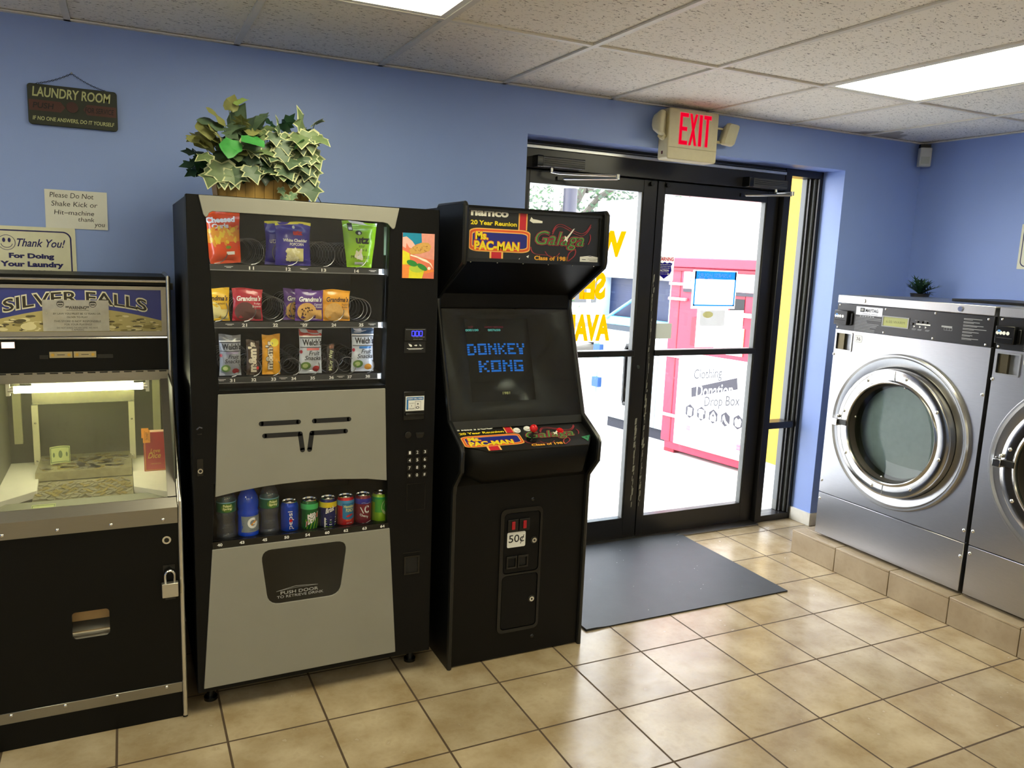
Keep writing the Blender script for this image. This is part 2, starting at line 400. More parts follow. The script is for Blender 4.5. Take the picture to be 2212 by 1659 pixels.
# ---------------------------------------------------------------- entrance
frame_m = M('dark_bronze_anodised_frame', (22, 20, 20), 0.32, noise=0.15, scale=14)
frame_g = M('worn_grey_gasket', (74, 76, 74), 0.5)
sash_silver = M('mill_finish_strip', (205, 205, 205), 0.35, 0.85)
clear = G('door_glass')
fy0, fy1 = 0.165, 0.27
f = MB()
f.box(1.010, 2.85, .247, fy1, 2.10, 2.135, frame_m); f.box(1.010, 1.03, .247, fy1, 0, 2.13, frame_m); f.box(2.828, 2.85, .247, fy1, 0, 2.13, frame_m); f.box(OX0, 1.015, fy0, fy1, 0, OZ, frame_m); f.box(1.015, 2.845, fy0, fy1, 2.13, OZ, frame_m)  # leading boxes are stops added to block daylight at the leaf edges
f.box(2.845, 2.898, fy0-.005, fy1, 0, OZ, frame_m)
f.box(2.898, OX1, fy0, fy1, 2.226, OZ, frame_m); f.box(2.898, 3.12, fy0+.01, fy1, 0.625, 0.668, frame_m); f.box(2.898, OX1, fy0, fy1, 0, 0.042, frame_m)
f.box(3.137, OX1, fy0, fy1, 0.042, 2.226, frame_m); f.box(3.121, 3.137, fy0+.022, fy1, 0.042, 2.226, frame_g); f.box(3.103, 3.121, fy0+.042, fy1, 0.042, 2.226, frame_m)
f.box(3.092, 3.103, fy0+.062, fy1, 0.042, 2.226, frame_g)
f.box(1.0, 2.845, fy0-.012, fy0, 2.226, 2.243, sash_silver); f.box(1.0, 2.845, fy0-.006, fy0, 2.249, 2.253, sash_silver)
f.box(1.015, 2.845, 0.12, 0.30, 0.0, 0.010, alu)
struct(f.build('trim_2', bevel=0.002, seg=1), 'dark bronze storefront frame around doors and sidelight', 'door frame')
wg = MB().box(2.898, 3.103, .218, .224, 0.668, 2.226, clear).box(2.898, 3.103, .218, .224, .042, .625, clear)
struct(wg.build('window_1'), 'narrow tall sidelight glass beside the right door', 'window')
wear = M('scraped_bare_metal', (150, 150, 138), 0.6, noise=0.4, scale=120)
def leaf_door(name, x0, x1, lab, hand):
    d = thing(name, lab, 'door', ((x0+x1)/2, .222, 0)); d['kind'] = 'structure'
    ya, yb = 0.198, 0.246; ws = 0.052 if hand == 'r' else 0.09
    gl, gr = (x0+.052, x1-.095) if hand == 'r' else (x0+.09, x1-.095)
    zb, zt = 0.138, 2.056
    for a, b, nm in ((x0+.003, gl, 'stile'), (gr, x1-.003, 'stile')):
        s = MB().box(a, b, ya, yb, 0.012, 2.126, frame_m)
        xs = x1-.012 if (hand == 'l' and b > gr) else x0+.016 if (hand == 'r' and a < gl) else None
        if xs:
            fn = PY(ya-.0006); rw = random.Random(5 if hand == 'l' else 9)
            z = 0.2
            while z < (1.6 if hand == 'r' else .75):
                h = rw.uniform(.01, .05); wd = rw.uniform(.001, .0055) * (1.6 if .25 < z < .9 else .8); cx = xs + rw.uniform(-.004, .004) - (.03 if hand == 'l' else 0)
                s.poly(fn, [(cx-wd, z), (cx+wd*.6, z+h*.1), (cx+wd, z+h), (cx-wd*.7, z+h*.9)], wear); z += h * rw.uniform(.5, 1.2)
        s.build(nm, d, bevel=0.002, seg=1)
    MB().box(gl, gr, ya, yb, zt, 2.126, frame_m).build('top_rail', d, bevel=0.002, seg=1)
    MB().box(gl, gr, ya, yb, 0.012, zb, frame_m).build('bottom_rail', d, bevel=0.002, seg=1)
    b = MB().box(gl-.002, gr+.002, ya-.012, yb, 1.121, 1.157, frame_m)
    b.build('push_bar', d, bevel=0.004)
    bead = MB()
    for a, c in ((gl, gl+.008), (gr-.008, gr)): bead.box(a, c, ya+.006, yb-.006, zb, zt, frame_g)
    bead.build('glazing_bead', d)
    MB().box(gl+.004, gr-.004, .2195, .2245, zb-.005, zt+.005, clear).build('glass', d)
    MB().cyl(((x1-.05) if hand == 'l' else x0+.06, ya-.02, 2.105), ((x1-.05) if hand == 'l' else x0+.06, ya, 2.105), .012, black_gloss).build('flush_bolt', d)
    if hand == 'l':
        MB().box(1.905, 1.94, yb+.001, yb+.006, .012, 2.10, frame_m).build('gap_light_stop', d)  # unseen strip added to block daylight between the leaves
        MB().tube([(1.895, yb, 1.17), (1.865, .315, 1.17), (1.865, .32, 1.15), (1.865, .32, .84), (1.865, .315, .82), (1.895, yb, .82)], .016, black_gloss).build('pull_handle', d)
        MB().cyl((x1-.055, ya-.004, 1.057), (x1-.055, ya, 1.057), .011, chrome).build('lock_cylinder', d)
    return d
leaf_door('door_1', 1.015, 1.925, 'left glass entrance door with yellow lettering', 'l')
leaf_door('door_2', 1.925, 2.843, 'right glass entrance door with posted notices', 'r')
# door closers
closer_m = M('closer_grey_paint', (62, 62, 60), 0.4)
steel_arm = M('satin_steel_arm', (190, 190, 186), 0.3, 1.0)
def closer(x0, x1, lab, s):
    t = thing('door_closer', lab, 'door closer', ((x0+x1)/2, fy0, 2.15), 'door closers on the door header')
    b = MB().plate(rrect(.105, fy0+.002, 2.134, 2.186, .008), [], 'x', x0+.035, x1, closer_m)
    for z in (2.15, 2.16, 2.17): b.box(x0+.04, x1-.004, .1035, .106, z, z+.003, black_gloss)
    b.build('body', t, bevel=.002)
    MB().plate(rrect(.103, fy0+.002, 2.131, 2.189, .008), [], 'x', x0, x0+.034, black_gloss).build('end_cap', t, bevel=.002)
    xp = x0 + .10 if s > 0 else x1 - .06
    MB().cyl((xp, .135, 2.108), (xp, .135, 2.136), .010, steel_arm).tube([(xp, .135, 2.112), (xp+.03*s, .10, 2.104), (xp+.31*s, -.02, 2.104)] if s > 0 else [(xp, .135, 2.112), (xp-.03, .09, 2.106), (xp-.0, .0, 2.108)], .006, steel_arm).build('main_arm', t)
    e = (xp+.31*s, -.02) if s > 0 else (xp, .0)
    e2 = (x0+.20, .19) if s > 0 else (x1-.25, .19)
    MB().cyl((e[0], e[1], 2.088), (e[0], e[1], 2.112), .011, steel_arm).tube([(e[0], e[1], 2.09), (e2[0], e2[1], 2.088)], .0065, steel_arm).build('forearm', t)
    MB().box(e2[0]-.035, e2[0]+.01, .185, .198, 2.078, 2.098, black_gloss).build('shoe', t)
closer(1.10, 1.385, 'grey door closer at the left end of the door header', 1)
closer(2.51, 2.81, 'dark door closer at the right end of the door header', -1)
# baseboards, plinth under the washers, ledge behind them
base_m = M('cream_baseboard', (226, 222, 210), 0.5)
struct(MB().box(OX1-.012, OX1, 0.0, .165, 0, .085, base_m).box(OX1-.012, 3.30, -.012, 0, 0, .085, base_m).build('baseboard_right', bevel=.002), 'short cream baseboard at the doorway corner', 'baseboard')
struct(MB().box(XL, OX0, -.012, 0, 0, .085, base_m).build('baseboard_back', bevel=.002), 'cream baseboard along the blue wall behind the machines', 'baseboard')
PX0, PYE, PZ = 2.685, -0.318, 0.140
pl = MB().box(PX0+.008, XR, YF, PYE-.008, 0, PZ-.008, M('grey_grout', (118, 100, 78), .9))
yj = PYE; k = 0
for yn in [-.638, -.987, -1.323, -1.665] + [-1.665-.343*i for i in range(1, 14)]:
    pl.box(PX0, PX0+.012, yn+.002, yj-.002, .002, PZ-.010, plinth_mat)
    pl.box(PX0-.001, PX0+.09, yn+.002, yj-.002, PZ-.0095, PZ, plinth_mat)
    for i in range(4): pl.box(PX0+.093+.343*i, min(PX0+.432+.343*i, XR), yn+.002, yj-.002, PZ-.0095, PZ, plinth_mat)
    yj = yn
for i in range(4): pl.box(PX0+.002+.343*i, min(PX0+.341+.343*i, XR), PYE-.010, PYE, .002, PZ-.010, plinth_mat)
struct(pl.build('trim_3', bevel=.0015, seg=1), 'raised tiled plinth under the steel washers', 'plinth')
struct(MB().box(3.56, XR, -4.2, 0, PZ, 1.485, wall_mat).build('trim_4', bevel=.003), 'blue painted half-height ledge behind the washers', 'ledge')
# ================================================================ COIN PUSHER
def coin_pusher():
    xl, xr = -1.262, -0.672
    t = thing('coin_pusher', 'black coin pusher arcade machine with lit glass window at the left edge', 'arcade machine', ((xl+xr)/2, -.42, 0))
    UY = -.42; kz = (3.6129+UY)/3.1129
    Z = lambda z: 1.6697-(1.6697-z)*kz
    X = lambda x: -.82026+(x+.82026)*kz
    zt, zg = Z(1.547), Z(1.19)
    prof = [(-.06, 0), (-.79, 0), (-.79, .80), (UY-.01, zg+.02), (UY-.01, zt), (-.06, zt)]
    silver = M('silver_t_moulding', (208, 204, 192), 0.25, 0.9)
    for a, b in ((xl, xl+.016), (xr-.016, xr)):
        sp = MB().plate(prof, [], 'x', a, b, black_satin).build('side_panel', t, bevel=.002)
        m = (a+b)/2
        MB().tube([(m, -.792, .01), (m, -.792, .80), (m, UY-.013, zg+.02), (m, UY-.013, zt), (m, -.1, zt+.002)], .0075, silver, n=10).build('edge_moulding', sp)
    il, ir = xl+.016, xr-.016
    c = MB()
    c.box(il, ir, -.08, -.06, 0, zt, black_satin); c.box(il, ir, UY, -.06, zt-.016, zt, black_satin)
    c.box(il, ir, -.78, -.765, 0, .105, black_satin); c.box(il, ir, -.76, -.08, .70, .712, dark_void)
    c.box(il, ir, UY+.01, -.08, Z(1.20), Z(1.215), black_satin)
    c.build('cabinet', t)
    # lower front with payout opening
    ho = rrect(-1.018, -.907, .354, .450, .012)
    fd = MB().plate([(il, .098), (ir, .098), (ir, .735), (il, .735)], [ho], 'y', -.788, -.772, black_satin).build('front_door', t)
    cup_m = M('tan_coin_return_plate', (168, 138, 96), 0.4, 0.35)
    MB().box(-1.03, -.895, -.735, -.73, .385, .47, cup_m).plate([(-.785, .352), (-.73, .40), (-.73, .345), (-.785, .345)], [], 'x', -1.03, -.895, alu).box(-1.022, -.903, -.786, -.779, .374, .379, chrome).build('coin_return_cup', fd)
    k = MB().cyl((-.724, -.788, .669), (-.724, -.797, .669), .014, chrome).cyl((-.724, -.797, .669), (-.724, -.799, .669), .008, black_gloss).build('cam_lock', fd)
    MB().box(-.738, -.700, -.792, -.788, .553, .578, black_gloss).tube([(-.718, -.79, .568), (-.718, -.806, .566), (-.718, -.808, .555), (-.718, -.79, .552)], .004, black_gloss).build('hasp_staple', fd)
    strip = MB().box(il+.004, ir, -.793, -.788, .101, .138, alu).build('kick_strip', t, bevel=.001, seg=1)
    for x in (-1.203, -1.049, -.894, -.738):
        MB().ball((x, -.793, .129), .0062, chrome, sc=(1, .7, 1)).build('bolt', strip)
    ap = MB().plate([(-.800, .728), (-.802, .784), (-.772, .812), (-.764, .812), (-.790, .78), (-.790, .728)], [], 'x', il, ir, alu).build('metal_apron', t)
    for x in (-1.195, -1.044, -.89, -.733):
        MB().ball((x, -.801, .744), .0065, chrome, sc=(1, .7, 1)).build('bolt', ap)
    # upper front
    MB().box(il, ir, UY, UY+.014, Z(1.205), Z(1.335), black_satin).build('coin_panel', t)
    mf = MB()
    a0, a1, b0, b1 = il+.008, X(-.708), Z(1.353), Z(1.500)
    mf.plate([(il, Z(1.337)), (ir, Z(1.337)), (ir, Z(1.512)), (il, Z(1.512))], [[(a0, b0), (a1, b0), (a1, b1), (a0, b1)]], 'y', UY-.004, UY+.012, alu)
    mf.build('marquee_frame', t)
    for z in (1.331, 1.531): MB().cyl((il, UY-.005, Z(z)), (ir, UY-.005, Z(z)), .0055, chrome, n=10).build('chrome_rail', t)
    MB().box(il, ir, UY-.002, UY+.014, Z(1.516), zt-.002, black_satin).build('marquee_top', t)
    sky = M('marquee_blue_print', (48, 58, 138), 0.35, noise=0.3, scale=6)
    mq = MB().box(a0, a1, UY+.001, UY+.006, b0, b1, sky)
    fn = PY(UY-.0002); rr = random.Random(3)
    gold = [M('coin_print_%s' % n, c, .4) for n, c in (('pale', (222, 212, 160)), ('olive', (140, 128, 72)), ('dark', (84, 76, 48)), ('tan', (182, 168, 108)))]
    xc = X(-.965); n = 16
    hill = [(a0, b0)] + [(a0+(a1-a0)*i/n, min(b1, b0+.028+.055*math.cos((a0+(a1-a0)*i/n-xc)*5.2))) for i in range(n+1)] + [(a1, b0)]
    mq.poly(PY(UY+.0005), hill, gold[3])
    for i in range(170):
        u = rr.uniform(a0+.012, a1-.012); tp = .02+.05*math.cos((u-xc)*5.2); v = b0+rr.uniform(.002, max(.004, tp)); w_ = rr.uniform(.005, .019)
        h_ = min(w_*rr.uniform(.18, .4), v-b0)
        if h_ > .0007: mq.disc(PY(UY+.0002-i*4e-7), u, v, min(w_, u-a0, a1-u), h_, rr.choice(gold), n=10)
    mq.disc(PY(UY+.0001), X(-1.12), b0+.018, .024, .013, gold[0], n=16)
    mq.build('marquee_art', t)
    arc = lambda u, v: (u, v - .62*(u-xc)**2)
    u0, u1, v0, v1 = X(-1.190), X(-.755), Z(1.448), Z(1.494)
    MB().text(PY(UY-.0012), 'SILVER FALLS', u0-.003, u1+.003, v0-.002, v1+.002, M('cream_outline_ink', (226, 222, 196), .5), bold=.055, shear=0, warp=arc).text(PY(UY-.0018), 'SILVER FALLS', u0, u1, v0+.003, v1-.003, M('brown_black_ink', (46, 40, 30), .5), bold=.012, warp=arc).build('lettering', t)
    # start lamp and coin slots
    lp = MB().box(X(-1.203), X(-1.160), UY-.008, UY, Z(1.296), Z(1.322), black_gloss)
    lp.box(X(-1.200), X(-1.163), UY-.011, UY-.007, Z(1.299), Z(1.319), E('orange_lamp_glow', (255, 214, 190), 2.2)); lp.build('start_lamp', t)
    for x0 in (-1.063, -.990):
        p = MB().box(X(x0), X(x0+.069), UY-.007, UY, Z(1.263), Z(1.284), M('nickel_slot_plate', (176, 164, 132), .35, .8))
        p.box(X(x0+.023), X(x0+.046), UY-.0076, UY-.006, Z(1.2725), Z(1.2745), black_ink); p = p.build('coin_slot', t)
        for dx in (.010, .059): MB().cyl((X(x0+dx), UY-.007, Z(1.2735)), (X(x0+dx), UY-.012, Z(1.2735)), .0055, brass, n=12).build('screw', p)
    for ca, cb in ((-1.093, -1.066), (-.918, -.868)): MB().box(X(ca), X(cb), UY-.003, UY, Z(1.259), Z(1.273), black_gloss).build('coin_chute_cover', t)
    hg = MB().box(il, ir, UY-.016, UY-.002, Z(1.178), Z(1.214), alu)
    for i in range(14): hg.box(il+.02+i*.039, il+.045+i*.039, UY-.018, UY-.015, Z(1.209), Z(1.213), black_gloss)
    hg.build('window_hinge', t)
    # slanted window
    g0, g1 = (-.770, .812), (UY-.012, zg-.012)
    d = Vector((g1[0]-g0[0], g1[1]-g0[1])); L = d.length; d /= L; nrm = Vector((-d[1], d[0]))
    def S(u, v, off=0): return (u, g0[0]+d[0]*v+nrm[0]*off, g0[1]+d[1]*v+nrm[1]*off)
    def slab(mb, u0, u1, v0, v1, o0, o1, m):
        vs = [S(u, v, o) for o in (o0, o1) for v in (v0, v1) for u in (u0, u1)]
        mb.add(vs, [(0, 1, 3, 2), (4, 6, 7, 5), (0, 4, 5, 1), (2, 3, 7, 6), (0, 2, 6, 4), (1, 5, 7, 3)], m)
    g = MB(); slab(g, il, ir-.026, 0, L, -.002, .002, G('pusher_window', refl=.06, haze=.05, hazecol=(230, 225, 190))); g.build('window_glass', t)
    for ra, rb in ((ir-.028, ir-.002), (il, il+.02)): g = MB(); slab(g, ra, rb, 0, L, -.006, .006, alu); g.build('window_rail', t)
    # interior
    wht = M('white_deck_laminate', (224, 222, 206), .4)
    greyw = M('dull_inner_wall', (96, 96, 84), .6)
    w_ = MB().box(il, il+.003, -.74, -.10, .712, Z(1.2), greyw).box(ir-.003, ir, -.74, -.10, .712, Z(1.2), greyw).box(il, ir, UY+.01, -.10, Z(1.196), Z(1.2), M('cream_canopy', (206, 204, 176), .5))
    w_.build('inner_lining', t)
    dk = MB().plate([(il+.003, -.64), (-1.122, -.515), (-1.142, -.10), (il+.003, -.10)], [], 'z', .775, .80, wht).build('deck_wing', t, bevel=.001, seg=1)
    dk = MB().plate([(ir-.003, -.68), (-.818, -.56), (-.822, -.10), (ir-.003, -.10)], [], 'z', .775, .80, wht)
    dk.build('deck_wing', t, bevel=.001, seg=1)
    sh = M('worn_metal_shelf', (170, 165, 130), .35, .6, noise=.3, scale=40)
    MB().box(-1.14, -.823, -.36, -.10, .79, .822, sh).build('pusher_shelf', t)
    MB().box(-1.13, -.820, -.60, -.10, .775, .786, sh).build('playfield', t)
    MB().plate([(-.60, .785), (-.755, .765), (-.755, .72), (-.60, .72)], [], 'x', il+.004, ir-.004, M('grey_win_tray', (132, 134, 118), .4, .3)).build('win_tray', t)
    for x, z1 in ((-1.150, 1.035), (-.816, 1.035)):
        p = MB().box(x-.011, x+.011, -.150, -.138, .80, z1, M('cream_post', (218, 214, 188), .45)).build('guide_post', t, bevel=.001, seg=1)
        for z in (.815, .965): MB().ball((x, -.151, z), .004, chrome).build('screw', p)
    mir = M('dusty_mirror', (150, 142, 112), .16, 1.0, noise=.3, scale=6)
    MB().box(il+.04, ir-.04, -.098, -.094, .86, Z(1.19), mir).build('back_mirror', t)
    MB().box(il, ir, -.10, -.090, .712, Z(1.2), M('dark_back_board', (58, 60, 50), .6)).build('back_board', t)
    for x in (il+.035, ir-.035): MB().plate([(x-.014, -.12), (x+.014, -.12), (x+.014, -.10), (x-.014, -.10)], [], 'z', .88, Z(1.19), M('cream_corner_strip', (170, 168, 136), .5)).build('corner_strip', t)
    tz = 1.142
    MB().cyl((-1.183, -.42, tz), (-.775, -.42, tz), .0125, E('tube_glow', (255, 252, 205), 46), n=16).build('fluorescent_tube', t)
    for x, s in ((-1.200, 1), (-.760, -1)): MB().box(x-.006, x+.006, -.43, -.41, tz-.02, Z(1.2), wht).cyl((x, -.42, tz), (x+.017*s, -.42, tz), .012, chrome).build('tube_holder', t)
    MB().box(-1.135, -.805, -.372, -.368, 1.078, Z(1.196), G('acrylic_flap', (225, 228, 205), refl=.06, haze=.07, hazecol=(225, 220, 180))).build('acrylic_flap', t)
    MB().box(xr, xr+.022, -.14, -.10, Z(1.487), Z(1.512), M('grey_bracket', (96, 98, 100), .5)).build('wall_bracket', t)
    return t
coin_pusher()
def loose_coins():
    m = [M('quarter_silver', (176, 172, 150), .3, .7), M('brassy_token', (176, 160, 96), .35, .7)]
    b = MB(); r = random.Random(11)
    for j in range(9):
        for i in range(14):
            x = -1.118+i*.0225+r.uniform(-.004, .004)+(j % 2)*.011; y = -.585+j*.0235+r.uniform(-.004, .004); z = .7865+r.choice((0, .0018, .0036))
            if x > -.832: continue
            b.cyl((x, y, z), (x+r.uniform(-.001, .001), y, z+.0019), .0121, r.choice(m), n=10, smooth=False)
    for i in range(150):
        x = r.uniform(-1.122, -.84); y = r.uniform(-.345, -.14); b.cyl((x, y, .8225), (x, y, .8243), .0121, r.choice(m), n=10, smooth=False)
    tag(b.build('coins', org=(-.98, -.45, .786)), 'silver coins spread flat on the coin pusher shelves', 'coins', kind='stuff')
loose_coins()
green_note = M('banknote_paper', (176, 186, 122), .7, noise=.15, scale=60)
green_ink = M('banknote_ink', (86, 106, 66), .7)
def banknote(o, label, fn, w_, h_):
    b = MB().rect(fn, 0, w_, 0, h_, green_note, n=6)
    f2 = lambda u, v: tuple(Vector(fn(u, v)) + Vector((0, -.0006, .0006)))
    for a, c, d_, e in ((.03, .97, .06, .1), (.03, .97, .9, .94), (.03, .06, .06, .94), (.94, .97, .06, .94)): b.rect(f2, w_*a, w_*c, h_*d_, h_*e, green_ink, n=4)
    b.disc(f2, w_*.5, h_*.5, w_*.1, h_*.22, green_ink); b.disc(f2, w_*.18, h_*.5, w_*.05, h_*.14, green_ink, n=12); b.disc(f2, w_*.82, h_*.5, w_*.05, h_*.14, green_ink, n=12)
    tag(b.build('banknote', org=o), label, 'banknote', 'banknotes inside the coin pusher')
banknote((-1.08, -.27, .823), 'green banknote standing upright on the coin shelf behind the pusher glass', lambda u, v: (-1.098+u, -.262+.02*math.sin(u*40)+v*.05, .8255+v), .066, .066)
banknote((-1.1, -.68, .78), 'green banknote lying flat on the tray at the front of the coin pusher', lambda u, v: (-1.128+u, -.735+v, .7695+v*.13), .070, .105)
def card_box():
    red = M('red_game_box_card', (168, 26, 40), .45); gold = M('gold_foil_ink', (206, 160, 72), .4, .5)
    b = MB().box(-.779, -.701, -.366, -.330, .80, .952, red)
    o = b.build('game_box', org=(-.74, -.348, .80), bevel=.001, seg=1)
    tag(o, 'red boxed dice game with gold lettering standing inside the coin pusher', 'box')
    p = MB(); fn = PY(-.3668)
    p.text(fn, 'Love', -.757, -.722, .872, .888, gold, bold=.02, shear=.3).text(fn, 'Dice', -.766, -.720, .850, .872, gold, bold=.02, shear=.3)
    p.text(fn, 'GAME FOR TWO', -.757, -.720, .826, .831, gold)
    for a in ((-.776, -.774), (-.706, -.704)): p.rect(fn, a[0], a[1], .803, .940, gold)
    p.rect(fn, -.776, -.704, .803, .805, gold)
    p.build('lettering', o)
    MB().box(-.7785, -.7015, -.3655, -.3305, .9522, .9535, M('pale_box_lid', (200, 160, 130), .6)).build('lid', o)
card_box()
tick_m = M('orange_ticket_card', (236, 152, 40), .6); tick_i = M('ticket_ink', (120, 62, 16), .6)
for (x0, z0, y, lab) in ((-.781, .913, -.3700, 'orange raffle ticket stuck on the front of the red game box'), (-.786, .932, -.3685, 'orange ticket peeking out behind another ticket on the red game box')):
    b = MB().box(x0, x0+.025, y-.0006, y, z0, z0+.05 - (0 if y < -.369 else .012), tick_m)
    o = tag(b.build('ticket', org=(x0, y, z0)), lab, 'ticket', 'orange tickets in the coin pusher')
    if y < -.369:
        MB().text(PY(y-.001), 'TICKET', x0+.010, x0+.018, z0+.010, z0+.042, tick_i, bold=.02, rot=True).rect(PY(y-.001), x0+.006, x0+.0068, z0+.006, z0+.046, tick_i).rect(PY(y-.001), x0+.0205, x0+.0213, z0+.006, z0+.046, tick_i).build('lettering', o)
def padlock():
    t = thing('padlock', 'silver laminated padlock hanging on the lower front of the coin pusher', 'padlock', (-.718, -.805, .47))
    st = M('laminated_steel', (196, 192, 180), .35, .9, noise=.2, scale=60, stretch=(1, 1, 30))
    b = MB().plate(rrect(-.744, -.692, .470, .520, .003), [], 'y', -.820, -.796, st)
    b.build('body', t, bevel=.002)
    MB().tube([(-.733, -.808, .518), (-.733, -.808, .540)] + [(-.718+.015*math.cos(a), -.808, .545+.017*math.sin(a)) for a in [PI-PI*i/10 for i in range(11)]] + [(-.703, -.808, .540), (-.703, -.808, .518)], .0042, chrome, n=10).build('shackle', t)
    MB().box(-.734, -.702, -.816, -.800, .462, .470, black_gloss).build('bumper', t)
padlock()
def warning_note():
    tp = G('plastic_sleeve', (250, 250, 250), refl=.04, haze=.46, hazecol=(220, 216, 206))
    UY = -.42; kz = (3.6129+UY)/3.1129; Z = lambda z: 1.6697-(1.6697-z)*kz; X = lambda x: -.82026+(x+.82026)*kz
    y = UY-.0045
    b = MB().box(X(-1.077), X(-.876), y-.0008, y, Z(1.355), Z(1.462), tp); o = b.build('warning_notice', org=(X(-.976), y, Z(1.36)))
    tag(o, 'translucent warning notice sheet taped over the coin pusher marquee', 'notice')
    p = MB(); fn = PY(y-.0014); gi = M('grey_print', (60, 58, 56), .7)
    p.text(fn, '**WARNING**', X(-1.008), X(-.936), Z(1.430), Z(1.442), gi, bold=.02).rect(fn, X(-1.005), X(-.938), Z(1.4265), Z(1.4275), gi)
    for s, a, c, z in (('BY LAW YOU MUST BE 12 YEARS OR', -1.045, -.902, 1.412), ('OLDER TO PLAY', -1.005, -.942, 1.400), ('THIS STORE IS NOT RESPONSIBLE', -1.044, -.902, 1.386), ('FOR YOUR PLAYINGS', -1.013, -.930, 1.375), ('DO NOT SHAKE THE MACHINE, WE HAVE', -1.036, -.912, 1.363), ('CAMERAS', -.992, -.955, 1.3565)):
        p.text(fn, s, X(a), X(c), Z(z), Z(z+.0062), gi)
    for x in (-1.023, -.925):
        p.disc(fn, X(x), Z(1.448), .0115, .0115, gi, n=18, r0=.85); p.rect(fn, X(x-.010), X(x+.010), Z(1.452), Z(1.456), gi); p.rect(fn, X(x-.007), X(x+.007), Z(1.444), Z(1.448), gi)
    p.build('lettering', o)
warning_note()
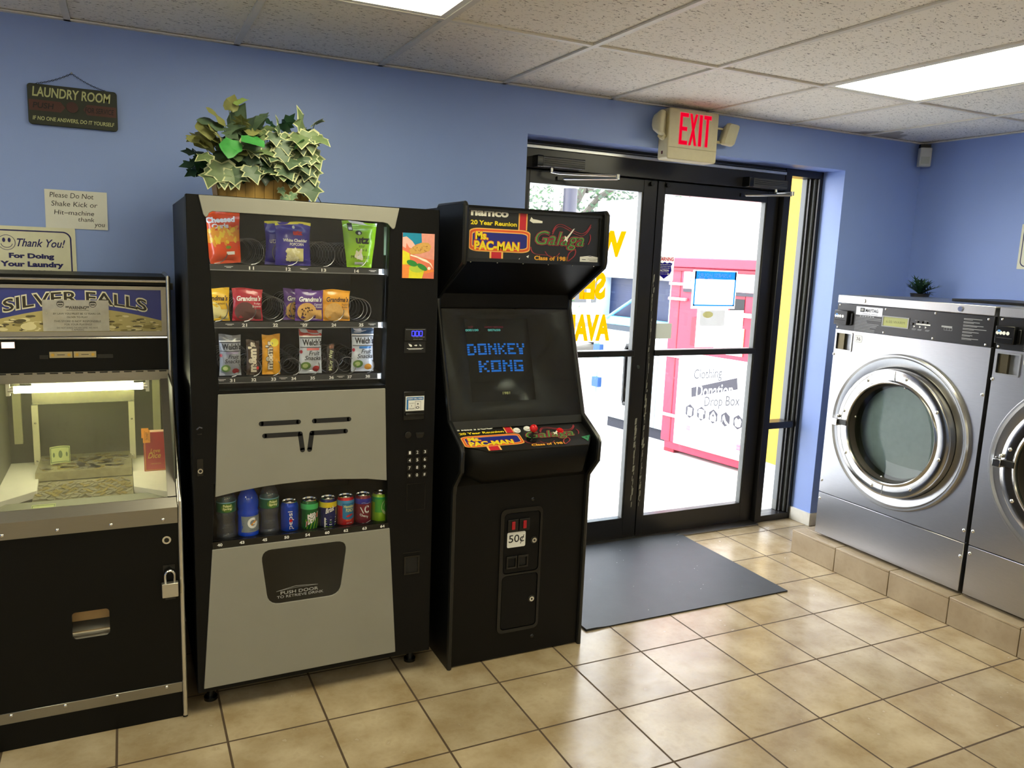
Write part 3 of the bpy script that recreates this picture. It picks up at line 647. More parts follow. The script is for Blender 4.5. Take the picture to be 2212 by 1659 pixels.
# ================================================================ SNACK AND DRINK VENDING MACHINE
grey_panel = M('warm_grey_panel', (142, 140, 131), 0.5, noise=0.06, scale=8, bump=0.05, bscale=300)
steel_wire = M('dark_spring_wire', (120, 120, 124), 0.3, 0.9)
VX0, VX1 = -.637, .237
ROW1 = [-.545, -.425, -.300, -.175, -.055]; ROW2 = [-.545, -.451, -.346, -.243, -.138, -.036]; ROW3 = [-.494, -.422, -.354, -.283, -.215, -.146, -.078, -.009]
def vending():
    t = thing('vending_machine', 'tall black and grey snack and drink vending machine with a planter on top', 'vending machine', ((VX0+VX1)/2, -.42, 0))
    c = MB()
    c.box(VX0, VX0+.03, -.742, -.05, .088, 1.822, black_paint); c.box(.06, VX1, -.742, -.05, .088, 1.822, black_paint)
    c.box(VX0+.03, .06, -.09, -.05, .088, 1.822, black_paint); c.box(VX0+.03, .06, -.742, -.09, 1.805, 1.822, black_paint); c.box(VX0+.03, .06, -.742, -.09, .088, .11, black_paint)
    c.box(VX0+.03, .06, -.742, -.09, 1.150, 1.165, dark_void); c.box(VX0+.03, .06, -.745, -.09, .598, .622, dark_void)
    c.box(VX0+.0305, VX0+.034, -.742, -.09, .622, 1.805, dark_void); c.box(.0565, .0595, -.742, -.09, .622, 1.805, dark_void); c.box(VX0+.034, .0565, -.20, -.19, .622, 1.805, dark_void)
    c.build('cabinet', t, bevel=.003)
    for x in (VX0+.05, VX1-.05):
        for y in (-.70, -.10): MB().cyl((x, y, 0), (x, y, .012), .024, black_gloss).cyl((x, y, .012), (x, y, .09), .014, black_gloss).build('leg', t)
    # door
    up = [(-.578, 1.790), (-.546, 1.178), (.036, 1.178), (.046, 1.790)]; lo = [(-.567, .85), (-.577, .640), (.055, .640), (.049, .85)]
    dr = MB().plate([(VX0, .082), (VX1, .082), (VX1, 1.828), (VX0, 1.828)], [up, lo], 'y', -.796, -.748, black_paint).build('door', t, bevel=.003)
    MB().plate(up, [], 'y', -.768, -.763, G('vending_window', refl=.03)).build('snack_window', t)
    MB().plate(lo, [], 'y', -.768, -.763, G('vending_window', refl=.03)).build('drink_window', t)
    hd = [(-.598, 1.8262), (-.585, 1.766), (-.579, 1.756), (-.572, 1.758), (-.566, 1.770), (-.556, 1.776), (-.2, 1.774), (.020, 1.771), (.036, 1.768), (.046, 1.758), (.054, 1.749), (.061, 1.750), (.065, 1.757), (.079, 1.8245)]
    MB().plate(hd, [], 'y', -.802, -.796, grey_panel).build('header_panel', t, bevel=.0015, seg=1)
    md = [(-.550, 1.166), (-.566, .806), (-.491, .819), (-.416, .828), (-.34, .833), (-.269, .835), (-.19, .835), (-.119, .831), (-.03, .824), (.047, .811), (.036, 1.166)]
    mp = MB().plate(md, [], 'y', -.802, -.796, grey_panel).build('middle_panel', t, bevel=.0015, seg=1)
    def slot(pts):
        w_ = .0085; b = MB()
        for p, q in zip(pts, pts[1:]):
            d = Vector((q[0]-p[0], q[1]-p[1])).normalized() * w_; n = Vector((-d[1], d[0]))
            b.plate([(p[0]+n[0], p[1]+n[1]), (p[0]-n[0], p[1]-n[1]), (q[0]-n[0], q[1]-n[1]), (q[0]+n[0], q[1]+n[1])], [], 'y', -.8026, -.801, black_ink)
        for p in pts: b.plate(circ(p[0], p[1], w_, 16), [], 'y', -.8026, -.801, black_ink)
        b.build('vent_slot', mp)
    slot([(-.410, 1.057), (-.282, 1.057)]); slot([(-.226, 1.057), (-.100, 1.057)])
    slot([(-.399, 1.013), (-.276, 1.013), (-.268, .953)]); slot([(-.112, 1.013), (-.235, 1.013), (-.243, .953)])
    hole = rpoly([(-.417, .592), (-.103, .592), (-.131, .381), (-.392, .381)], .042)
    MB().plate([(-.579, .616), (-.617, .099), (.093, .104), (.061, .620)], [hole], 'y', -.802, -.796, grey_panel).build('lower_panel', t, bevel=.0015, seg=1)
    fl = MB().plate(rpoly([(-.422, .597), (-.098, .597), (-.126, .376), (-.397, .376)], .042), [], 'y', -.7985, -.7965, M('gloss_black_flap', (6, 6, 7), .15)).build('delivery_flap', t)
    fn = PY(-.7992); gi = M('pale_grey_print', (168, 168, 170), .5)
    MB().text(fn, 'PUSH DOOR', -.348, -.211, .413, .425, gi, bold=.01).text(fn, 'TO RETRIEVE DRINK', -.361, -.192, .399, .409, gi, bold=.005).line(fn, [(-.363, .427), (-.292, .440), (-.212, .434)], .0015, gi).line(fn, [(-.363, .427), (-.292, .434), (-.212, .434)], .001, gi).build('lettering', fl)
    # shelves with spirals
    for z, row, r, nums, names in ((1.605, ROW1, .046, ROW1[1:], ('11', '12', '13', '14')), (1.407, ROW2, .043, ROW2[1:], ('21', '22', '23', '24', '25')), (1.2125, ROW3, .030, ROW3, ('31', '32', '33', '34', '35', '36', '37', '38'))):
        rail_m = M('shelf_rail_grey', (52, 53, 55), .35, .3)
        s = MB().box(-.602, .055, -.715, -.20, z-.008, z-.003, dark_void).box(-.602, .052, -.722, -.715, z-.021, z-.001, rail_m).box(-.602, .052, -.7235, -.722, z-.0225, z-.0195, M('rail_edge', (130, 132, 134), .3, .7)).build('shelf', t)
        p = MB(); fn = PY(-.7226)
        for x, nm in zip(nums, names): p.text(fn, nm, x-.0085, x+.0085, z-.0175, z-.006, white_ink, bold=.03)
        for x in ([-.50, -.245, .005] if len(row) != 8 else [-.53, -.32, -.112]):
            p.rect(fn, x-.014, x+.014, z-.009, z-.0075, white_ink).rect(fn, x-.008, x+.008, z-.0125, z-.0112, white_ink)
        p.build('shelf_number', s)
        MB().box(.028, .040, -.7245, -.7225, z-.022, z-.002, white_ink).build('price_clip', s)
        for x in row:
            pts = []; T = 9; N_ = 18
            for i in range(T*N_+1): a = 2*PI*i/N_; pts.append((x+r*math.sin(a), -.712+.46*i/(T*N_), z+r-.001-r*math.cos(a)*.98))
            MB().tube(pts, .0015, steel_wire, n=5).build('spiral_coil', s)
    led = E('vending_led', (225, 240, 255), 24)
    MB().box(-.602, -.596, -.756, -.746, 1.19, 1.79, led).build('light_strip', t)
    MB().box(.047, .053, -.756, -.746, 1.19, 1.79, led).build('light_strip', t)
    MB().box(-.59, .045, -.756, -.748, 1.797, 1.801, led).build('light_strip', t)
    MB().box(-.585, .04, -.760, -.752, .862, .867, led).build('light_strip', t)
    MB().box(.036, .047, -.7605, -.757, 1.655, 1.757, M('pale_light_strip', (150, 190, 190), .5)).build('strip_face', t)  # the visible light strip, its glow put into a pale unlit colour
    # drink shelf number strip
    b = MB().box(-.578, .056, -.799, -.786, .618, .642, black_gloss).build('drink_rail', t)
    p = MB(); fn = PY(-.7996)
    for x, s in zip((-.554, -.480, -.402, -.325, -.250, -.178, -.108, -.037, .033), ('40', '43', '45', '50', '54', '60', '62', '63', '64')): p.text(fn, s, x-.0085, x+.0085, .625, .636, white_ink, bold=.03)
    p.build('shelf_number', b)
    # control column
    pic(t)
    d = MB().box(.108, .192, -.800, -.796, 1.343, 1.390, black_gloss).rect(PY(-.8005), .112, .188, 1.384, 1.386, M('dim_print', (120, 120, 124), .6)); d = d.build('price_display', t)
    p = MB(); fn = PY(-.8006); blue = E('blue_led_digit', (60, 60, 255), 3.0)
    def seg7(x, s):
        on = {'0': 'abcdef'}[s]; w_, h_ = .0105, .018; z = 1.361
        for k, (a, b_, c_, d_) in dict(a=(0, 1, 1, 1), b=(1, .5, 1, 1), c=(1, 0, 1, .5), d=(0, 0, 1, 0), e=(0, 0, 0, .5), f=(0, .5, 0, 1)).items():
            if k in on: p.line(fn, [(x+a*w_, z+b_*h_), (x+c_*w_, z+d_*h_)], .0026, blue)
    seg7(.136, '0'); seg7(.151, '0'); seg7(.166, '0'); p.rect(fn, .1478, .1498, 1.360, 1.363, blue)
    p.build('digit', d)
    MB().text(PY(-.8006), 'USE CORRECT CHANGE', .140, .186, 1.3555, 1.358, gi).text(PY(-.8006), 'OR EXACT CHANGE', .142, .178, 1.347, 1.350, gi).build('lettering', d)
    d = MB().box(.108, .191, -.7985, -.796, 1.297, 1.340, M('black_label_plate', (10, 10, 10), .35)).build('instruction_plate', t)
    fn = PY(-.7991)
    MB().disc(fn, .132, 1.325, .007, .004, white_ink, rot=-.6).line(fn, [(.124, 1.331), (.130, 1.329)], .002, white_ink).rect(fn, .147, .153, 1.3235, 1.3265, white_ink).poly(fn, [(.153, 1.329), (.153, 1.321), (.159, 1.325)], white_ink).line(fn, [(.166, 1.325), (.175, 1.325)], .0016, white_ink).line(fn, [(.168, 1.329), (.173, 1.321)], .0016, white_ink).rect(fn, .118, .182, 1.313, 1.3145, white_ink).rect(fn, .124, .176, 1.3095, 1.311, white_ink).build('pictogram', d)
    d = MB().box(.108, .192, -.802, -.796, 1.040, 1.150, black_gloss).box(.114, .188, -.812, -.802, 1.058, 1.068, black_gloss).build('bill_acceptor', t, bevel=.002)
    s = MB().box(.1155, .189, -.8035, -.8021, 1.076, 1.132, white_ink)
    fn = PY(-.8039); bi = M('cyan_blue_ink', (24, 108, 176), .5)
    s.rect(fn, .119, .186, 1.117, 1.129, bi).rect(fn, .119, .126, 1.084, 1.117, bi).poly(fn, [(.117, 1.086), (.128, 1.086), (.1225, 1.079)], bi)
    s.rect(fn, .153, .154, 1.080, 1.112, black_ink).rect(fn, .175, .176, 1.080, 1.112, black_ink).rect(fn, .153, .176, 1.111, 1.112, black_ink).disc(fn, .164, 1.102, .003, .003, black_ink, n=10).disc(fn, .163, 1.088, .007, .005, black_ink, n=14, r0=.6)
    s.text(PY(-.8044), 'INSERT BILL HERE', .122, .183, 1.120, 1.126, white_ink, bold=.02).text(fn, 'ACCEPTS', .130, .150, 1.103, 1.107, black_ink).text(fn, '1', .138, .140, 1.093, 1.098, black_ink).text(fn, 'DOLLARS', .130, .150, 1.082, 1.087, black_ink, bold=.02)
    s.build('bill_label', d)
    MB().cyl((.127, -.796, .983), (.127, -.806, .983), .013, black_gloss).build('coin_return_knob', t, bevel=.001)
    MB().plate(rpoly([(.157, .991), (.195, .991), (.189, .968), (.163, .968)], .006), [], 'y', -.801, -.796, black_gloss).rect(PY(-.8015), .166, .187, .984, .9865, black_ink).build('coin_slot', t, bevel=.001)
    keys = '123456789*0#'
    kp = MB()
    for i, ch in enumerate(keys):
        x = .137+.0305*(i % 3); z = .912-.030*(i // 3)
        k = MB().plate(rrect(x-.010, x+.010, z-.0105, z+.0105, .004), [], 'y', -.800, -.796, black_gloss)
        k.text(PY(-.8006), ch, x-.004, x+.004, z-.006, z+.006, white_ink, bold=.01); k.build('key', t)
    g = MB()
    for a, b_, c_, e in ((.128, .204, .786, .788), (.128, .204, .680, .682), (.128, .130, .68, .788), (.202, .204, .68, .788)): g.box(a, b_, -.7975, -.796, c_, e, black_gloss)
    g.build('service_cover', t)
    g = MB().box(.118, .190, -.7985, -.796, .508, .511, black_gloss).plate([(.122, .419), (.186, .419), (.186, .495), (.122, .495)], [[(.129, .426), (.179, .426), (.179, .488), (.129, .488)]], 'y', -.8, -.796, black_gloss).box(.129, .179, -.7965, -.7955, .426, .488, dark_void)
    g.build('coin_return_door', t)
    lk = MB().plate(rrect(-.622, -.602, .885, .945, .003), [], 'y', -.7985, -.796, black_gloss).cyl((-.612, -.7985, .903), (-.612, -.803, .903), .0085, chrome).cyl((-.612, -.803, .903), (-.612, -.8035, .903), .005, black_gloss).build('door_lock', t)
    MB().tube([(-.620, -.797, 1.048), (-.612, -.800, 1.056), (-.603, -.797, 1.052)], .0022, steel_wire).box(-.619, -.604, -.798, -.796, 1.030, 1.034, black_gloss).build('door_latch', t)
    return t
def pic(t):
    x0, x1, z0, z1 = .094, .217, 1.575, 1.739
    W, Hh = x1-x0, z1-z0
    fr = MB().box(x0, x1, -.8005, -.796, z0, z1, M('poster_salmon', (226, 120, 92), .35)); fr = fr.build('snack_picture', t)
    def fn(k): return lambda u, v: (x0+W*min(max(u, 0), 1), -.8008-.0002*k, z0+Hh*min(max(v, 0), 1))
    P = lambda n, c: M('poster_'+n, c, .4, noise=.12, scale=90)
    teal, pink, tan, yel, pale, grn, orr, skin, dg = P('teal', (20, 132, 168)), P('rose', (222, 150, 136)), P('chip', (208, 160, 84)), P('yellow', (222, 214, 44)), P('cream', (240, 232, 214)), P('lime', (176, 200, 66)), P('orange', (238, 140, 64)), P('skin', (238, 182, 172)), P('leaf', (46, 132, 58))
    b = MB()
    b.poly(fn(0), [(0, 1), (.58, 1), (.6, .8), (.3, .72), (0, .9)], teal).poly(fn(0), [(.58, 1), (1, 1), (1, .42), (.35, .5), (.6, .78)], pink).poly(fn(1), [(0, .62), (.22, .55), (.25, .3), (0, .3)], yel)
    b.poly(fn(1), [(0, .9), (.12, .92), (.3, .82), (.4, .72), (.3, .66), (.2, .68), (.12, .78), (.1, .66), (0, .7)], skin)
    b.poly(fn(2), [(.2, .62), (.35, .72), (.62, .80), (.80, .80), (.90, .72), (.84, .62), (.55, .55), (.26, .53)], tan)
    b.poly(fn(2), [(.24, .50), (.45, .46), (.62, .40), (.85, .34), (.98, .22), (.9, .34), (.75, .42), (.5, .48), (.25, .53)], pale)
    b.poly(fn(1), [(0, .3), (.25, .28), (.22, 0), (0, 0)], orr).poly(fn(2), [(.22, .26), (.7, .2), (.62, 0), (.2, 0)], yel).disc(fn(3), .46, .22, .24, .09, grn, n=20)
    b.disc(fn(4), .30, .335, .17, .065, dg, rot=-.2).disc(fn(4), .62, .255, .17, .06, dg, rot=-.35).disc(fn(3), .84, .23, .05, .035, pale).poly(fn(2), [(.68, .1), (1, .16), (1, .2), (.72, .2)], orr)
    r = random.Random(4); sp = P('speck', (120, 76, 30))
    for i in range(26): b.disc(fn(4), r.uniform(.3, .8), r.uniform(.6, .74), .012, .008, sp, n=6)
    b.build('artwork', fr)
vending()
# ---------------------------------------------------------------- wrapped snacks
def bag(label, cx, y, z0, w_, h_, dp, base, arts, group, cat='snack bag', lean=0.0, taper=0.0, seed=1, top=None, bot=None, name='snack_bag', yaw=0.0):
    r = random.Random(seed); ph = [r.uniform(0, 6) for _ in range(6)]
    ca, sa = math.cos(lean), math.sin(lean); cy_, sy_ = math.cos(yaw), math.sin(yaw)
    def bul(u, v):
        e = max(0, 1-abs(2*u-1)**2.4)**.6 * max(0, math.sin(PI*min(1, max(0, (v-.06)/.86))))**.55
        return dp*e + .0016*math.sin(9*u+ph[0])*math.sin(11*v+ph[1]) + .0011*math.sin(23*v+7*u+ph[2])
    def fn(u, v, side=-1, off=0.0):
        k = 1 - taper*(1-v) - .06*math.sin(PI*v)*(1 if taper == 0 else .3) + .012*math.sin(7*v+ph[3])
        X = (u-.5)*w_*k; Zz = v*h_ + (.003*math.sin(5*u+ph[4]) if v > .9 else 0)
        Y = side*(bul(u, v)+off)
        X, Zz = X*ca + Zz*sa, Zz*ca - X*sa
        return (cx+X*cy_-Y*sy_, y+Y*cy_+X*sy_, z0+Zz)
    b = MB(); NU, NV = 14, 20
    for s in (-1, 1):
        vs = [fn(i/NU, j/NV, s) for j in range(NV+1) for i in range(NU+1)]
        b.add(vs, [(j*(NU+1)+i, j*(NU+1)+i+1, (j+1)*(NU+1)+i+1, (j+1)*(NU+1)+i) for j in range(NV) for i in range(NU)], base, True)
    o = tag(b.build(name, org=(cx, y, z0)), label, cat, group)
    p = MB(); F = lambda k: (lambda u, v: fn(u, v, -1, .0007+.0004*k))
    if top: p.rect(F(0), .0, 1, .93, 1.0, top, n=12, k=2)
    if bot: p.rect(F(0), .0, 1, 0, .06, bot, n=12, k=2)
    for i, a in enumerate(arts):
        k, q = a[0], a[1:]
        f = F(1+i*.4)
        if k == 'r': p.rect(f, *q[:4], q[4], n=10, k=10)
        elif k == 'd': p.disc(f, *q[:4], q[4], n=24)
        elif k == 't': p.text(f, q[0], *q[1:5], q[5], **(q[6] if len(q) > 6 else {}))
        elif k == 'blobs':
            rr = random.Random(seed+5); u0, u1, v0, v1, m1, m2, n, s = q
            for i2 in range(n): p.disc(F(2+i*.4+i2*.03), rr.uniform(u0, u1), rr.uniform(v0, v1), s*rr.uniform(.6, 1.1), s*rr.uniform(.5, .9)*w_/h_, rr.choice((m1, m2)), n=10, rot=rr.uniform(0, 3), jag=.12)
    p.build('printing', o)
    return o
F_ = lambda n, c, r=.28: M('foil_'+n, c, r, 0.0, .6, noise=.1, scale=50, coat=.3)
G1, G2, G3 = 'snack bags on the top vending shelf', 'cookie packs on the middle vending shelf', 'sweets on the lower vending shelf'
orange, och, yel2, wht_f = F_('orange', (226, 74, 22)), F_('amber', (232, 150, 30)), F_('yellow', (236, 196, 40)), F_('white', (230, 230, 228))
bag('orange cheese curl bag slumped sideways at the left of the top vending shelf', -.505, -.685, 1.606, .132, .182, .026, orange,
    [('r', .02, .98, .40, .62, och), ('blobs', .06, .94, .38, .66, och, yel2, 60, .075), ('t', 'Cheesed', .10, .86, .76, .87, wht_f, dict(bold=.05)), ('t', 'Curls', .22, .68, .655, .745, wht_f, dict(bold=.05)), ('d', .62, .30, .08, .03, F_('green', (120, 150, 40))), ('r', .55, .8, .16, .22, wht_f)], G1, lean=-.10, taper=.25, seed=2)
navy, lemon = F_('indigo', (44, 26, 150)), F_('lemon', (236, 222, 60))
for i, (x, y, lab) in enumerate(((-.278, -.690, 'front indigo popcorn bag with a yellow top seal on the top vending shelf'), (-.305, -.640, 'indigo popcorn bag half hidden behind the front popcorn bag'))):
    bag(lab, x, y, 1.606, .126, .152, .022, navy, [('t', 'utz', .48, .76, .70, .82, F_('red', (216, 36, 40)), dict(bold=.08)), ('t', 'White Cheddar', .18, .90, .545, .62, wht_f, dict(bold=.03)), ('t', 'POPCORN', .38, .78, .46, .525, wht_f, dict(bold=.02)), ('r', .30, .78, .10, .40, F_('cream_yellow', (220, 214, 150))), ('blobs', .30, .62, .12, .36, F_('popcorn', (244, 240, 206)), F_('popcorn2', (226, 220, 170)), 30, .06), ('d', .50, .88, .04, .03, wht_f)] if i == 0 else [('t', 'utz', .1, .3, .5, .6, wht_f)], G1, seed=5+i, top=lemon)
lime, dk_ink = F_('lime', (150, 206, 30)), M('foil_black_ink', (26, 34, 18), .4)
bag('lime green pretzel bag with white seal on the top vending shelf', -.037, -.690, 1.606, .134, .166, .022, lime, [('t', 'utz', .34, .78, .52, .68, dk_ink, dict(bold=.05)), ('t', 'sour', .42, .64, .44, .49, dk_ink, dict(shear=.2)), ('t', 'Cream &', .34, .72, .36, .42, dk_ink, dict(shear=.2)), ('t', 'PRETZELS', .16, .84, .20, .26, dk_ink), ('d', .44, .76, .10, .05, dk_ink), ('d', .46, .75, .04, .03, wht_f), ('blobs', .30, .58, .20, .36, wht_f, F_('pretzel', (226, 222, 190)), 16, .07), ('r', .30, .64, .06, .12, wht_f), ('r', .13, .27, .80, .95, dk_ink), ('r', .15, .25, .82, .88, wht_f)], G1, seed=8, top=wht_f, taper=.30)
gold_f, plum, ink = F_('gold', (224, 178, 24)), F_('plum', (84, 40, 130)), M('brown_print', (60, 34, 20), .5)
bisc = M('biscuit_print', (214, 168, 96), .6, noise=.2, scale=150); bisc_d = M('chip_print', (76, 44, 28), .6); choc = M('choc_biscuit_print', (96, 58, 56), .6, noise=.25, scale=120)
def cookie(lab, x, y, base, disc_m, spots, seed, small=(), w_=.103, txt='Grandma\'s', tc=None, yaw=0.0):
    a = [('d', .40, .30, .34, .29, disc_m), ('r', .72, .95, .05, .36, disc_m)]
    if spots: a.append(('blobs', .16, .62, .10, .50, bisc_d, bisc_d, 16, .035))
    a.append(('t', txt, .12, .95, .62, .78, tc or wht_f, dict(bold=.03, shear=.2))); a += list(small)
    return bag(lab, x, y, 1.408, w_, .113, .012, base, a, G2, cat='cookie pack', seed=seed, name='cookie_pack', yaw=yaw)
cookie('yellow lemon cookie pack cut off by the left window edge of the vending machine', -.547, -.69, gold_f, M('pale_biscuit_print', (222, 204, 130), .6), False, 11, [('t', 'Lemon', .55, .85, .50, .58, ink, dict(shear=.2))], tc=ink)
cookie('red brownie cookie pack on the middle vending shelf', -.436, -.69, F_('crimson', (176, 22, 48)), choc, False, 12, [('t', 'Fudge', .72, .95, .50, .57, wht_f), ('t', 'Brownie', .66, .96, .42, .49, wht_f)])
cookie('purple oatmeal cookie pack standing in front of its twin', -.222, -.695, plum, bisc, True, 13, [('t', 'Oatmeal', .66, .95, .50, .57, wht_f), ('t', 'Raisin', .72, .95, .42, .49, wht_f)])
cookie('purple cookie pack mostly hidden behind the front purple pack', -.256, -.655, plum, bisc, True, 14)
cookie('golden peanut butter cookie pack right of the purple packs', -.123, -.69, F_('marigold', (226, 158, 30)), bisc, False, 15, [('t', 'Peanut', .70, .95, .50, .57, ink), ('t', 'Butter', .70, .95, .42, .49, ink)], tc=ink)
blk = M('wrapper_black_ink', (22, 22, 34), .5); silver_f = F_('pale_silver', (196, 202, 214))
def fruit(lab, x, z0, w_, h_, topm, bar, seed, body=None):
    body = body or silver_f
    bag(lab, x, -.69, z0, w_, h_, .014, body, [('r', 0, 1, .86, 1, topm), ('r', 0, 1, .83, .86, wht_f), ('r', .02, .98, .805, .825, blk), ('t', 'Welch\'s', .12, 1.0, .64, .79, blk, dict(bold=.03)), ('r', .02, .98, .595, .61, blk), ('r', .30, .88, .535, .585, bar), ('t', 'Fruit', .40, .90, .42, .52, blk, dict(bold=.01, shear=.25)), ('t', 'Snacks', .22, .96, .31, .41, blk, dict(bold=.01, shear=.25)), ('d', .28, .18, .22, .09, F_('leafgreen', (96, 130, 60))), ('d', .26, .18, .12, .05, F_('peargreen', (180, 196, 130))), ('d', .74, .11, .16, .07, F_('berry', (170, 40, 50)) if bar is not blue_f else F_('apricot', (220, 150, 50))), ('d', .06, .50, .06, .04, F_('berry', (170, 40, 50)))], G3, cat='fruit snack pouch', seed=seed, name='fruit_snack_pouch')
blue_f = F_('azure', (40, 110, 180)); red_f = F_('scarlet', (190, 50, 40))
fruit('silver fruit snack pouch at the left end of the lower vending shelf', -.497, 1.214, .074, .145, F_('dull_silver', (120, 122, 128)), F_('lilac', (150, 140, 170)), 21, F_('dim_silver', (150, 154, 164)))
fruit('fruit snack pouch with a red top in the middle of the lower vending shelf', -.217, 1.214, .084, .162, red_f, F_('rose', (210, 110, 110)), 22)
fruit('fruit snack pouch with a blue top at the right end of the lower vending shelf', -.022, 1.216, .086, .166, F_('deep_blue', (24, 74, 116)), blue_f, 23)
brown_f = F_('cocoa', (58, 40, 28)); cream_i = M('cream_wrapper_ink', (222, 212, 190), .5)
bag('dark brown chocolate candy pouch on the lower vending shelf', -.420, -.69, 1.214, .046, .125, .008, brown_f, [('t', 'm&m\'s', .12, .78, .08, .94, cream_i, dict(bold=.06, rot=True)), ('d', .85, .2, .10, .05, F_('red', (216, 36, 40)))], G3, cat='candy pouch', seed=31, name='candy_pouch')
bag('yellow peanut candy pouch next to the brown candy pouch', -.357, -.69, 1.214, .064, .145, .010, F_('candy_yellow', (226, 160, 18)), [('t', 'm&m\'s', .16, .60, .12, .84, brown_f, dict(bold=.10, rot=True)), ('t', 'm&m\'s', .17, .58, .13, .83, cream_i, dict(bold=.04, rot=True)), ('d', .68, .80, .24, .10, F_('lemon', (236, 222, 60)))], G3, cat='candy pouch', seed=32, name='candy_pouch')
bag('slim brown caramel bar standing upright on the lower vending shelf', -.143, -.69, 1.214, .030, .108, .006, F_('dark_cocoa', (44, 34, 26)), [('t', 'Milky Way', .25, .85, .08, .80, M('pale_green_ink', (196, 204, 160), .5), dict(bold=.03, rot=True)), ('r', .3, .9, .84, .96, F_('caramel', (120, 70, 40)))], G3, cat='candy bar', seed=33, name='candy_bar')
# ---------------------------------------------------------------- drinks
SH = .6225
def can_fn(x, y, r): return lambda k=0: (lambda s, v: (x+(r+.0004+.0002*k)*math.sin(s/r), y-(r+.0004+.0002*k)*math.cos(s/r), SH+v))
def can(x, label, body, arts, topc=None, turn=0.0):
    y, r, h_ = -.735, .0325, .126
    b = MB().lathe([(0, 0), (.024, 0), (.026, .004), (.0315, .009), (r, .014), (r, h_-.020), (.0315, h_-.014), (.0268, h_-.004)], (x, y, SH), body, n=36)
    o = tag(b.build('soda_can', org=(x, y, SH)), label, 'soda can', 'soda cans on the bottom vending row')
    l = MB().lathe([(.0268, h_-.004), (.0275, h_-.001), (.0268, h_), (.0255, h_-.001), (.0245, h_-.0055), (0, h_-.0055)], (x, y, SH), chrome, n=30).build('lid', o)
    MB().plate([(x+a*.010, y+.002+b_*.007) for a, b_ in circ(0, 0, 1, 14)], [], 'z', SH+h_-.0052, SH+h_-.0038, chrome).build('pull_tab', l)
    p = MB(); F = can_fn(x, y, r)
    if topc: p.lathe([(r+.0003, h_-.034), (r+.0003, h_-.020), (.0318, h_-.014)], (x, y, SH), topc, n=36)
    for i, a in enumerate(arts):
        k, q = a[0], a[1:]; f0 = F(i); f = (lambda g: (lambda s, v: g(s+turn, v)))(f0)
        if k == 'r': p.rect(f, *q[:4], q[4], n=14, k=2)
        elif k == 'd': p.disc(f, *q[:4], q[4], n=22, rot=q[5] if len(q) > 5 else 0)
        elif k == 't': p.text(f, q[0], *q[1:5], q[5], **(q[6] if len(q) > 6 else {}))
        elif k == 'l': p.line(f, q[0], q[1], q[2])
        elif k == 'p': p.poly(f, q[0], q[1])
    p.build('printing', o)
C_ = lambda n, c: M('can_'+n, c, .25, .35, noise=.05)
wi, cy_b, red_c, grn_c, lim_c, yel_c, nav_c = C_('white', (232, 232, 232)), C_('blue', (14, 60, 176)), C_('red', (196, 34, 40)), C_('green', (20, 96, 40)), C_('lime', (132, 178, 40)), C_('yellow', (228, 206, 36)), C_('navy', (24, 30, 90))
can(-.303, 'blue cola can fourth from the left on the drink shelf', cy_b, [('t', 'pepsi', -.011, .010, .025, .094, wi, dict(bold=.01, rot=True)), ('d', -.001, .058, .006, .006, red_c)])
can(-.230, 'green citrus soda can right of the blue cola can', grn_c, [('l', [(-.03+.012*i, .01), (-.018+.012*i, .055)], .003, lim_c) for i in range(5)] + [('p', [(-.020, .024), (.026, .060), (.028, .082), (-.018, .046)], wi), ('p', [(-.018, .028), (.024, .061), (.026, .079), (-.016, .046)], red_c), ('t', 'DEW', -.012, .018, .040, .066, wi, dict(bold=.04, warp=lambda u, v: (u, v+.55*u))), ('t', 'Mtn', -.013, .014, .064, .080, wi, dict(bold=.04, warp=lambda u, v: (u, v+.5*u)))], C_('mint', (70, 190, 110)))
can(-.161, 'navy and yellow iced tea can in the middle of the drink shelf', nav_c, [('p', [(-.012, .062), (.028, .100), (.03, .06), (.005, .056)], yel_c), ('t', 'Brisk', -.016, .018, .074, .094, wi, dict(bold=.03, shear=.2, warp=lambda u, v: (u, v+.35*u)))] + [('l', [(-.016, .048-.009*i), (.004, .044-.009*i), (.026, .052-.009*i)], .003, lim_c if i % 2 else wi) for i in range(4)] + [('r', -.020, -.015, .008, .054, wi), ('r', -.012, .022, .006, .011, yel_c)], yel_c)
can(-.094, 'red fruit punch can with a blue label on the drink shelf', red_c, [('r', -.019, .030, .045, .102, C_('sea_blue', (40, 120, 170))), ('d', .006, .046, .025, .007, C_('sea_blue', (40, 120, 170))), ('t', 'Hawaiian', -.014, .026, .084, .096, C_('pale_lime', (206, 214, 150)), dict(bold=.03)), ('t', 'PUNCH', -.006, .024, .068, .082, C_('pale_lime', (206, 214, 150)), dict(bold=.03)), ('d', .008, .054, .014, .004, red_c, .3), ('t', 'FRUIT', -.006, .016, .032, .039, C_('coral', (226, 110, 80)), dict(bold=.03)), ('t', 'JUICY RED', -.004, .018, .022, .027, wi)], C_('ice_blue', (80, 150, 200)))
can(-.026, 'maroon black cherry soda can with a white letter C', C_('maroon', (120, 36, 52)), [('t', 'C', -.003, .015, .056, .086, wi, dict(bold=.03)), ('l', [(-.018, .080), (-.006, .056)], .003, wi), ('t', 'Cherry', -.020, .012, .038, .050, wi, dict(bold=.02, warp=lambda u, v: (u, v-.3*u)))] + [('d', -.012+.004*i, .096+.002*math.sin(i), .001, .001, wi) for i in range(8)] + [('l', [(-.010, .018), (.0, .016), (.024, .024)], .002, wi)], C_('violet', (50, 46, 150)))
